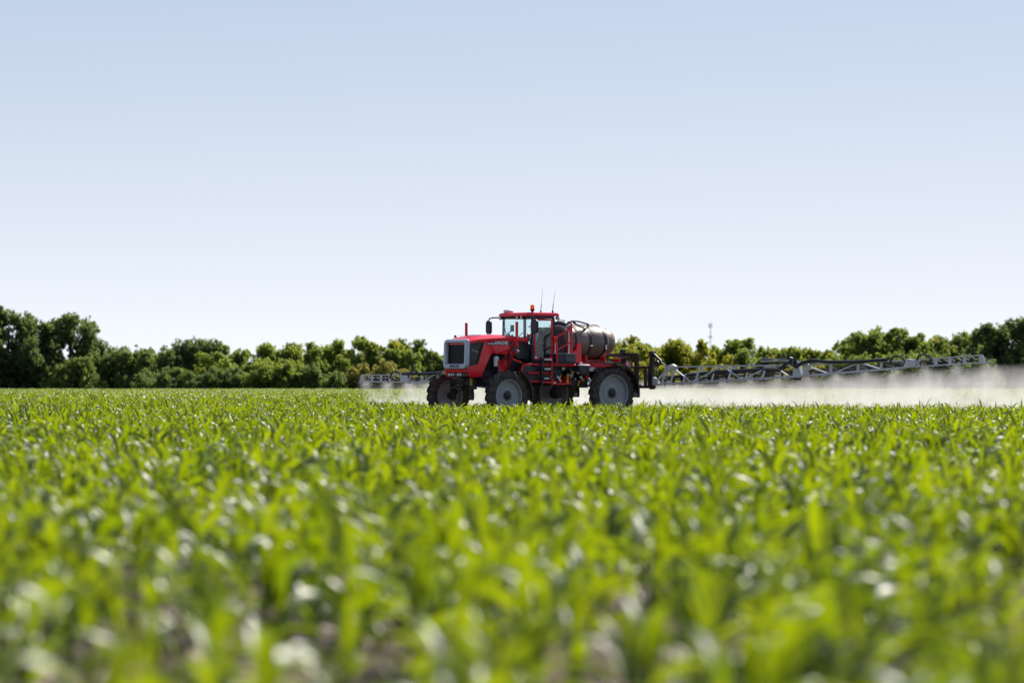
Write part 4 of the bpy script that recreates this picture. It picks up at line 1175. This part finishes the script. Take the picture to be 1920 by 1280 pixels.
obj('valve_block', vb, 'machine_dark', lf, 40)
obj('valve_fitting', MB().box(-4.0, -3.92, .55, .75, 1.86, 2.10).tube([(-3.9, .6, 2.12), (-3.92, .72, 1.95), (-3.9, .8, 1.82)], .02, 6), 'chrome', lf)
for y0 in (1.22, 1.46):
    obj('inner_post', MB().box(BX - .05, BX + .05, y0 - .05, y0 + .05, 1.2, 1.92), 'dark_steel', lf, bevel=.01)
    obj('inner_post', MB().box(BX - .05, BX + .05, -y0 - .05, -y0 + .05, 1.2, 1.92), 'dark_steel', lf, bevel=.01)
obj('centre_rail', MB().box(BX - .05, BX + .05, -1.7, 1.7, 1.86, 1.94), 'dark_steel', lf, bevel=.01)
obj('centre_rail', MB().box(BX - .06, BX + .06, -1.75, 1.75, 1.14, 1.24), 'dark_steel', lf, bevel=.01)
for sd in (1, -1):
    obj('hinge_mast', MB().box(BX - .07, BX + .09, 1.62 * sd - .07, 1.62 * sd + .07, 1.10, 2.46).box(BX - .1, BX + .1, 1.62 * sd - .09, 1.62 * sd + .09, 2.38, 2.48), 'black', lf, bevel=.012)
    obj('tilt_cylinder', MB().tube([(BX, 1.66 * sd, 2.40), (BX, 2.14 * sd, 2.10)], .050, 10), 'black', lf, 40)
    obj('cylinder_rod', MB().tube([(BX, 2.14 * sd, 2.10), (BX, 2.42 * sd, 1.93)], .026, 8), 'chrome', lf, 40)
    obj('boom_sensor', MB().lathe([(0, 0), (.07, 0), (.08, .09), (.03, .13), (0, .13)], 'z', 12, (BX, 1.90 * sd, 2.02)), 'black', lf, 40)
    obj('mast_hose', MB().tube([(BX, 1.72 * sd, 2.2), (BX, 1.82 * sd, 1.9), (BX, 1.95 * sd, 1.6), (BX, 1.85 * sd, 1.38), (BX, 1.6 * sd, 1.3)], .02, 6), 'black', lf, 40)

# --- boom wings
def Yof(px):      # a position along the boom from where it appears in the photo
    k = (px - 960) / 7000.0
    c, s_ = math.cos(YAW), math.sin(YAW)
    return (k * (SPR.y - s_ * BX) - (SPR.x - c * BX)) / (s_ + k * c)
Y1, Y2, Y3 = Yof(1498), Yof(1703), Yof(1845)
YL = 17.5
def interp(x, xs, ys): return float(np.interp(x, xs, ys))
def lo_r(Y): return interp(Y, (1.6, Y1, Y2, Y3), (1.27, 1.555, 1.85, 1.99))
def up_r(Y): return interp(Y, (1.6, 2.3, Y1, Y2, Y3), (1.90, 1.915, 1.95, 2.08, 2.235))
def lo_l(Y): return interp(Y, (1.6, 10, YL), (1.25, 1.34, 1.40))
def up_l(Y): return interp(Y, (1.6, 10, 15, YL), (1.90, 1.72, 1.65, 1.665))
def wing(sd, ylen, lo, up, posts, halfposts, tipposts, label):
    w = part('boom_wing')
    w['label'] = label
    ys1, ys2 = Y1, Y2 * ylen / Y3
    D = .48
    def P(Y, z, x=0.0): return (BX + x, Y * sd, z)
    def chord(name, fz, a, b, x, t, h=None):
        n = max(1, int((b - a) / 3))
        m = MB()
        for k in range(n):
            u0, u1 = a + (b - a) * k / n, a + (b - a) * (k + 1) / n
            m.bar(P(u0, fz(u0), x), P(u1, fz(u1), x), t, h or t)
        obj(name, m, 'alu', w)
    # inner section: a box truss of four chords
    chord('bottom_chord', lo, 1.7, ys1 - .1, .0, .05, .065)
    chord('bottom_chord', lo, 1.7, ys1 - .1, -D, .045, .05)
    chord('top_chord', up, 2.25, ys1 - .1, -D * .5, .052, .052)
    obj('gusset_plate', MB().prism_x([(2.15 * sd, up(2.3) + .02), (2.55 * sd, up(2.5) + .10), (2.75 * sd, up(2.6) + .02), (2.6 * sd, up(2.6) - .10), (2.2 * sd, up(2.3) - .13)], BX - .28, BX - .16), 'alu', w)
    obj('root_brace', MB().bar(P(2.25, up(2.3) - .04, -D * .5), P(1.75, lo(1.7) + .05, 0), .06), 'alu', w)
    obj('root_brace', MB().bar(P(2.25, up(2.3) - .04, -D * .5), P(1.75, lo(1.7) + .05, -D), .06), 'alu', w)
    obj('root_plate', MB().prism_x([(1.68 * sd, lo(1.7) - .02), (2.05 * sd, lo(2) - .02), (1.9 * sd, lo(2) + .22), (1.70 * sd, lo(2) + .26)], BX - .06, BX + .06), 'alu', w)
    for y in posts:
        if y < ys1: obj('post', MB().bar(P(y, lo(y), 0), P(y, up(y), -D * .5), .07, .05, (1, 0, 0)), 'alu', w); obj('post', MB().bar(P(y + .12, lo(y), -D), P(y + .05, up(y), -D * .5), .045, .04, (1, 0, 0)), 'alu', w)
    for y in halfposts:
        if y < ys1: obj('short_post', MB().bar(P(y, lo(y), 0), P(y, lo(y) + (up(y) - lo(y)) * .52, -D * .25), .06, .04, (1, 0, 0)), 'alu', w)
    seq = [2.4, posts[2] * .55 + posts[1] * .45] + [0] * 0
    nodes = [2.45, 3.9, 5.35, 6.75, 8.1, 9.35]
    for k in range(len(nodes) - 1):
        a, b = nodes[k], nodes[k + 1]
        f0, f1 = (up, lo) if k % 2 == 0 else (lo, up)
        x0, x1 = (-D * .5, 0) if k % 2 == 0 else (0, -D * .5)
        obj('diagonal', MB().bar(P(a, f0(a), x0), P(b, f1(b), x1), .042, .042), 'alu', w)
    # fold joint
    obj('fold_plate', MB().prism_x([((ys1 - .28) * sd, lo(ys1) - .04), ((ys1 + .22) * sd, lo(ys1) - .02), ((ys1 + .02) * sd, up(ys1) - .02), ((ys1 + .02) * sd, up(ys1) + .13), ((ys1 - .22) * sd, up(ys1) + .12), ((ys1 - .26) * sd, up(ys1) - .1)], BX - .10, BX + .06), 'alu', w, bevel=.01)
    obj('fold_arm', MB().bar(P(ys1 + .28, lo(ys1) + .02, .04), P(ys1 + .62, up(ys1) - .02, .04), .16, .04, (1, 0, 0)), 'alu', w)
    obj('fold_cylinder', MB().tube([P(ys1 - 2.3, up(ys1) + .13, -.2), P(ys1 - .3, up(ys1) + .16, -.2)], .028, 10).tube([P(ys1 - 2.2, up(ys1) + .22, -.1), P(ys1 - .8, up(ys1) + .22, -.1)], .02, 6), 'galv', w, 40)
    obj('fold_hinge', MB().box(BX - .1, BX + .1, (ys1 - .1) * sd - .1, (ys1 - .1) * sd + .1, lo(ys1) - .13, lo(ys1) - .05).tube([P(ys1 - .1, up(ys1) + .02, .1), P(ys1 - .1, up(ys1) + .2, .1)], .06, 8), 'machine_dark', w)
    # middle section
    chord('bottom_chord', lo, ys1 + .1, ys2, 0, .055, .07)
    chord('top_chord', up, ys1 + .1, ys2, 0, .055, .055)
    for f in (.30, .55, .76):
        y = ys1 + (ys2 - ys1) * f
        obj('post', MB().bar(P(y, lo(y), 0), P(y, up(y), 0), .11, .04, (1, 0, 0)), 'alu', w)
    for a, b, f0, f1 in ((.04, .28, up, lo), (.32, .56, lo, up), (.56, .76, up, lo)):
        a, b = ys1 + (ys2 - ys1) * a, ys1 + (ys2 - ys1) * b
        obj('diagonal', MB().bar(P(a, f0(a), 0), P(b, f1(b), 0), .045, .045), 'alu', w)
    # outer section with plate webs
    obj('fold_plate', MB().prism_x([((ys2 - .2) * sd, lo(ys2) - .03), ((ys2 + .35) * sd, lo(ys2) - .0), ((ys2 + .55) * sd, up(ys2) - .0), ((ys2 + .0) * sd, up(ys2) + .05), ((ys2 - .1) * sd, up(ys2) - .05)], BX - .06, BX + .06), 'alu', w, bevel=.01)
    chord('bottom_chord', lo, ys2, ylen, 0, .045, .045)
    chord('top_chord', up, ys2, ylen - .1, 0, .045, .04)
    for f in tipposts:
        y = ys2 + (ylen - ys2) * f
        obj('web_plate', MB().bar(P(y, lo(y), 0), P(y, up(y), 0), .17, .03, (1, 0, 0)), 'alu', w)
    obj('tip_plate', MB().prism_x([((ylen - .18) * sd, lo(ylen) - .0), ((ylen + .02) * sd, lo(ylen) - .09), ((ylen + .06) * sd, lo(ylen) - .03), ((ylen - .06) * sd, up(ylen) + .0), ((ylen - .2) * sd, up(ylen) + .01)], BX - .03, BX + .03), 'alu', w)
    # wet line, bodies and nozzles
    wl_ = MB()
    n = 26
    for k in range(n):
        a, b = 1.9 + (ylen - 2.6) * k / n, 1.9 + (ylen - 2.6) * (k + 1) / n
        wl_.bar(P(a, lo(a) + .14, -.2), P(b, lo(b) + .14, -.2), .055)
        wl_.bar(P(a, lo(a) + .26 * min(1, 12 / (a + 6)), -.3), P(b, lo(b) + .26 * min(1, 12 / (b + 6)), -.3), .05)
    obj('spray_line', wl_, 'black', w)
    nz = MB().box(-.03, .03, -.03, .03, -.05, .10).box(-.02, .02, -.02, .02, -.08, -.05).box(-.05, .05, -.045, .045, .10, .19)
    nm = nz.mesh('nozzle'); nm.materials.append(M['black'])
    k = 0
    y = 2.1
    while y < ylen - .3:
        o = link('nozzle', nm, w, P(y, lo(y) + .02, -.2)); y += .508
    # hoses
    h1 = [P(2.3, lo(2.3) + .22, -.2), P(3.4, lo(3.4) + .28, -.22), P(5.2, lo(5.2) + .34, -.22), P(7.6, lo(7.6) + .32, -.2), P(8.6, lo(8.6) + .28, -.1), P(8.9, lo(8.9) + .30, .02), P(9.0, up(9) - .10, .08), P(9.25, up(9) + .05, .1), P(ys1 - .35, up(ys1) + .10, .1), P(ys1 - .28, up(ys1) + .26, .1)]
    obj('feed_hose', MB().tube(h1, .062, 8), 'black', w, 40)
    h2 = [P(ys1 - .3, up(ys1) + .24, .1), P(ys1 - .22, up(ys1) + .02, .12), P(ys1 - .02, up(ys1) - .06, .12), P(ys1 + .3, up(ys1) + .08, .1), P(ys1 + .8, up(ys1) + .16, .08), P(ys1 + 1.6, up(ys1 + 1.6) + .06, .06), P(ys1 + 3.0, up(ys1 + 3) + .02, .05), P(ys1 + 4.6, up(ys1 + 4.6) + .05, .05)]
    obj('feed_hose', MB().tube(h2, .06, 8), 'black', w, 40)
    h3 = [P(8.6, up(8.6) + .02, -.1), P(8.65, up(9) + .3, -.1), P(9.1, up(9) + .4, -.1), P(9.5, up(9) + .22, -.1), P(ys1 - .3, up(ys1) + .1, -.1)]
    obj('loop_hose', MB().tube(h3, .014, 6), 'black', w, 40)
    for f, hh in ((-.55, .17), (.75, .17)):
        y = ys2 + f
        obj('loop_hose', MB().tube([P(y - .35, up(y) - .1, .03), P(y - .2, up(y) + hh * .7, .03), P(y + .05, up(y) + hh, .03), P(y + .35, up(y) + hh * .4, .03), P(y + .45, up(y) - .12, .03)], .034, 8), 'black', w, 40)
    ob = MB()
    for k in range(7):
        y = ys2 + .9 + (ylen - ys2 - 1.3) * k / 7
        ob.tube([P(y, lo(y) + .07, -.04), P(y + .18, lo(y) + .15, -.04), P(y + .36, lo(y) + .08, -.04)], .04, 7)
        y = ys1 + .9 + (ys2 - ys1 - 1) * k / 7
        ob.tube([P(y, lo(y) + .07, -.06), P(y + .25, lo(y) + .13, -.06), P(y + .5, lo(y) + .08, -.06)], .035, 7)
    obj('outlet_hose', ob, 'black', w, 40)
    return w
posts = [Yof(p) for p in (1241, 1256.7, 1303.5, 1365, 1428.5)]
halfp = [Yof(p) for p in (1280.6, 1333.8, 1397, 1460)]
wing(1, Y3, lo_r, up_r, posts, halfp, (.12, .37, .56, .75), 'long white boom wing rising towards the right of the photo')
wing(-1, YL, lo_l, up_l, posts, halfp, (.12, .37, .56, .75), 'white boom wing on the far side, its tip showing left of the front wheel')

# --- driver
def driver():
    bm = bmesh.new()
    J = {}
    def v(name, co): J[name] = bm.verts.new(co); return J[name]
    ox, oy, oz = -.12, .04, 2.62
    co = dict(pelvis=(0, 0, 0), belly=(-.03, 0, .16), chest=(-.06, 0, .36), neck=(-.05, 0, .53), head0=(-.03, 0, .62), head1=(-.02, 0, .74),
              shl=(-.06, .19, .44), ell=(.06, .25, .20), wrl=(.30, .17, .30), shr=(-.06, -.19, .44), elr=(.06, -.25, .20), wrr=(.30, -.12, .30),
              hil=(.04, .10, -.02), knl=(.42, .13, .02), anl=(.46, .13, -.38), tol=(.58, .13, -.43), hir=(.04, -.10, -.02), knr=(.42, -.13, .02), anr=(.46, -.13, -.38), tor=(.58, -.13, -.43))
    rad = dict(pelvis=.15, belly=.14, chest=.155, neck=.06, head0=.085, head1=.095, shl=.075, ell=.052, wrl=.036, shr=.075, elr=.052, wrr=.036,
               hil=.10, knl=.07, anl=.05, tol=.045, hir=.10, knr=.07, anr=.05, tor=.045)
    for k, c in co.items(): v(k, (c[0] + ox, c[1] + oy, c[2] + oz))
    for a, b in (('pelvis', 'belly'), ('belly', 'chest'), ('chest', 'neck'), ('neck', 'head0'), ('head0', 'head1'), ('chest', 'shl'), ('shl', 'ell'), ('ell', 'wrl'), ('chest', 'shr'), ('shr', 'elr'), ('elr', 'wrr'),
                 ('pelvis', 'hil'), ('hil', 'knl'), ('knl', 'anl'), ('anl', 'tol'), ('pelvis', 'hir'), ('hir', 'knr'), ('knr', 'anr'), ('anr', 'tor')):
        bm.edges.new((J[a], J[b]))
    bm.verts.ensure_lookup_table()
    me = bpy.data.meshes.new('person')
    names = list(co)
    bm.to_mesh(me); bm.free()
    for m_ in ('shirt', 'jeans', 'skin'): me.materials.append(M[m_])
    o = link('person', me)
    o.location = spr.location; o.rotation_euler = spr.rotation_euler
    sk = o.modifiers.new('skin', 'SKIN'); sk.use_smooth_shade = True
    lay = me.skin_vertices[0] if me.skin_vertices else None
    if lay is None:
        bpy.context.view_layer.objects.active = o
        bpy.ops.mesh.customdata_skin_add(); lay = me.skin_vertices[0]
    for i, k in enumerate(names):
        lay.data[i].radius = (rad[k], rad[k]); lay.data[i].use_root = (k == 'pelvis')
    ss = o.modifiers.new('sub', 'SUBSURF'); ss.levels = 2; ss.render_levels = 2
    dg = bpy.context.evaluated_depsgraph_get()
    me2 = bpy.data.meshes.new_from_object(o.evaluated_get(dg))
    o.modifiers.clear(); o.data = me2
    me2.materials.clear()
    for m_ in ('shirt', 'jeans', 'skin'): me2.materials.append(M[m_])
    for p in me2.polygons:
        c = p.center
        z = c.z - oz; x = c.x - ox
        p.material_index = 2 if (z > .55 or x > .22 and z > .22) else (1 if (z < .06 or x > .16 and z < .12) else 0)
    tag(o, 'driver in a pale blue shirt and dark cap seated in the sprayer cab', 'person')
    hx, hy, hz = ox - .02, oy, oz + .74
    obj('cap', MB().lathe([(.112, -.01), (.112, .04), (.09, .085), (.04, .11), (0, .112)], 'z', 16, (hx, hy, hz)).prism_y([(hx + .09, hz + .005), (hx + .21, hz - .02), (hx + .21, hz - .005), (hx + .09, hz + .03)], hy - .07, hy + .07), 'cap_cloth', o, 40)
    fc = MB().lathe([(0, 0), (.018, .0), (.008, .05), (0, .055)], 'z', 8, (hx + .097, hy, hz - .07))
    for sd in (1, -1):
        fc.lathe([(0, -.02), (.02, -.015), (.02, .015), (0, .02)], 'z', 8, (hx, hy + sd * .098, hz - .04))
    obj('nose_and_ears', fc, 'skin', o, 40)
    ey = MB()
    for sd in (1, -1): ey.lathe([(0, -.012), (.012, 0), (0, .012)], 'z', 8, (hx + .088, hy + sd * .035, hz - .015))
    obj('eyes', ey, 'black', o, 40)
    for sd, nm in ((1, 'wrl'), (-1, 'wrr')):
        w = co[nm]; b0 = Vector((w[0] + ox, w[1] + oy, w[2] + oz))
        hm = MB().tube([b0 - Vector((.02, 0, 0)), b0 + Vector((.05, 0, .015))], [.034, .042], 8)
        for k in range(4):
            q = b0 + Vector((.05, (-.03 + .02 * k), .02))
            l_ = .03 + .008 * (1 if k in (1, 2) else 0)
            hm.tube([q, q + Vector((l_, 0, .004)), q + Vector((l_ * 1.2, 0, -.03)), q + Vector((l_ * .6, 0, -.045))], [.010, .010, .009, .007], 6)
        q = b0 + Vector((.02, -sd * .035, .01))
        hm.tube([q, q + Vector((.03, -sd * .02, .01)), q + Vector((.055, -sd * .012, .0))], [.012, .011, .008], 6)
        obj('hand', hm, 'skin', o, 40)
driver()

# ------------------------------------------------------------------ spray mist hanging behind the boom
def mist_mat():
    m, n, l = new_mat('spray_mist')
    n.remove(n['Principled BSDF'])
    out = n['Material Output']
    pv = n.new('ShaderNodeVolumePrincipled')
    pv.inputs['Color'].default_value = (0.94, 0.91, 0.895, 1)
    pv.inputs['Anisotropy'].default_value = 0.45
    tc = n.new('ShaderNodeTexCoord'); sp = n.new('ShaderNodeSeparateXYZ')
    l.new(tc.outputs['Object'], sp.inputs[0])
    def mth(op, a, b=None, c=None, clamp=False):
        k = n.new('ShaderNodeMath'); k.operation = op; k.use_clamp = clamp
        for i, q in enumerate((a, b, c)):
            if q is None: continue
            if isinstance(q, (int, float)): k.inputs[i].default_value = q
            else: l.new(q, k.inputs[i])
        return k.outputs[0]
    def sstep(v, a, b, lo=0.0, hi=1.0):
        k = n.new('ShaderNodeMapRange'); k.interpolation_type = 'SMOOTHSTEP'
        l.new(v, k.inputs[0])
        for i, q in ((1, a), (2, b), (3, lo), (4, hi)):
            if isinstance(q, (int, float)): k.inputs[i].default_value = q
            else: l.new(q, k.inputs[i])
        return k.outputs[0]
    X, Y, Z = sp.outputs
    s_ = mth('SUBTRACT', BX, X)                                    # distance behind the boom
    yr = mth('MAXIMUM', Y, 0.0); yl = mth('MAXIMUM', mth('MULTIPLY', Y, -1.0), 0.0)
    zb = mth('ADD', mth('MULTIPLY_ADD', yr, .0385, 1.24), mth('MULTIPLY', yl, .009))
    drop = mth('SUBTRACT', zb, Z)                                  # below the boom
    sp_ = mth('MAXIMUM', s_, 0.0)
    fr = mth('ABSOLUTE', mth('SUBTRACT', mth('FRACT', mth('MULTIPLY', Y, 1 / 1.524)), 0.5))
    dist = mth('MULTIPLY', fr, 1.524)
    cone = sstep(mth('SUBTRACT', mth('MULTIPLY', drop, 1.15), dist), -.05, .22)
    blend = sstep(sp_, .2, 2.2)
    cone2 = mth('ADD', mth('MULTIPLY', cone, mth('SUBTRACT', 1.0, blend)), blend)
    no = n.new('ShaderNodeTexNoise'); no.inputs['Scale'].default_value = 0.9; no.inputs['Detail'].default_value = 5.0; no.inputs['Roughness'].default_value = 0.68
    mp = n.new('ShaderNodeMapping'); mp.inputs['Scale'].default_value = (.6, 1.1, .7)
    l.new(tc.outputs['Object'], mp.inputs[0]); l.new(mp.outputs[0], no.inputs['Vector'])
    nz = sstep(no.outputs['Fac'], .40, .62, .05, 2.0)
    top = sstep(mth('ADD', drop, mth('MULTIPLY', mth('SUBTRACT', no.outputs['Fac'], .42), mth('MINIMUM', mth('MULTIPLY_ADD', sp_, .22, .05), 1.3))), .0, mth('MULTIPLY_ADD', sp_, .05, .16))
    decay = mth('MULTIPLY', sstep(s_, -.12, .25), mth('EXPONENT', mth('MULTIPLY', sp_, -.15)))
    low = mth('MULTIPLY_ADD', mth('MAXIMUM', drop, 0.0), .62, .36)
    ends = mth('MULTIPLY', sstep(Y, -18.4, -17.0), sstep(Y, 19.6, 18.4))
    d = mth('MULTIPLY', mth('MULTIPLY', mth('MULTIPLY', cone2, nz), mth('MULTIPLY', top, decay)), mth('MULTIPLY', low, ends))
    n2 = n.new('ShaderNodeTexNoise'); n2.inputs['Scale'].default_value = 2.4; n2.inputs['Detail'].default_value = 3.0
    m2 = n.new('ShaderNodeMapping'); m2.inputs['Scale'].default_value = (1.0, 1.5, .30); m2.inputs['Rotation'].default_value = (0.35, 0.45, 0)
    l.new(tc.outputs['Object'], m2.inputs[0]); l.new(m2.outputs[0], n2.inputs['Vector'])
    d = mth('MULTIPLY', d, sstep(n2.outputs['Fac'], .38, .60, .25, 1.7))
    rr2 = mth('ADD', mth('MULTIPLY', dist, dist), mth('ADD', mth('MULTIPLY', mth('SUBTRACT', drop, .12), mth('SUBTRACT', drop, .12)), mth('MULTIPLY', mth('SUBTRACT', s_, .25), mth('SUBTRACT', s_, .25))))
    head = mth('MULTIPLY', mth('EXPONENT', mth('MULTIPLY', rr2, -28.0)), ends)
    d = mth('MULTIPLY_ADD', head, 5.5, d)
    d = mth('MULTIPLY', d, mth('MULTIPLY', mth('MULTIPLY_ADD', sstep(Y, 1.0, -6.0), 1.0, 1.0), MIST))
    l.new(d, pv.inputs['Density'])
    l.new(pv.outputs[0], out.inputs['Volume'])
    return m
MIST = 0.165
mm = mist_mat()
mist = MB().box(BX - 16, BX + .15, -18.5, 19.7, .12, 2.5).mesh('spray_mist')
mm_o = link('spray_mist', mist); mist.materials.append(mm)
mm_o.location = spr.location; mm_o.rotation_euler = spr.rotation_euler
tag(mm_o, 'white cloud of fine spray drifting below and behind the booms', 'spray mist', None, 'stuff')
# larger drops falling below the nozzles
n = 900
r = np.random.default_rng(77)
Yd = r.uniform(-17.5, 19.2, n); sd_ = np.abs(r.normal(0, .5, n))
lo_v = np.where(Yd > 0, 1.20 + .0385 * Yd, 1.22 - .009 * Yd)
zd = lo_v - r.random(n) ** 1.5 * .75
cen = np.stack([BX - .2 - sd_, Yd, zd], 1)
sz = r.uniform(.004, .010, n)[:, None]; ln = sz * r.uniform(1.2, 3.5, (n, 1))
e = np.eye(3)
vv = np.stack([cen + e[0] * sz, cen + e[1] * sz, cen - e[0] * sz, cen - e[1] * sz, cen + e[2] * ln, cen - e[2] * ln], 1).reshape(-1, 3)
b_ = np.arange(n)[:, None] * 6
tri = np.concatenate([b_ + np.array(t) for t in ((0, 1, 4), (1, 2, 4), (2, 3, 4), (3, 0, 4), (1, 0, 5), (2, 1, 5), (3, 2, 5), (0, 3, 5))])
dm = link('spray_drops', np_mesh('spray_drops', vv, tri, 'letter_white'))
dm.location = spr.location; dm.rotation_euler = spr.rotation_euler
tag(dm, 'bright falling drops of spray below the boom nozzles', 'spray drops', None, 'stuff')
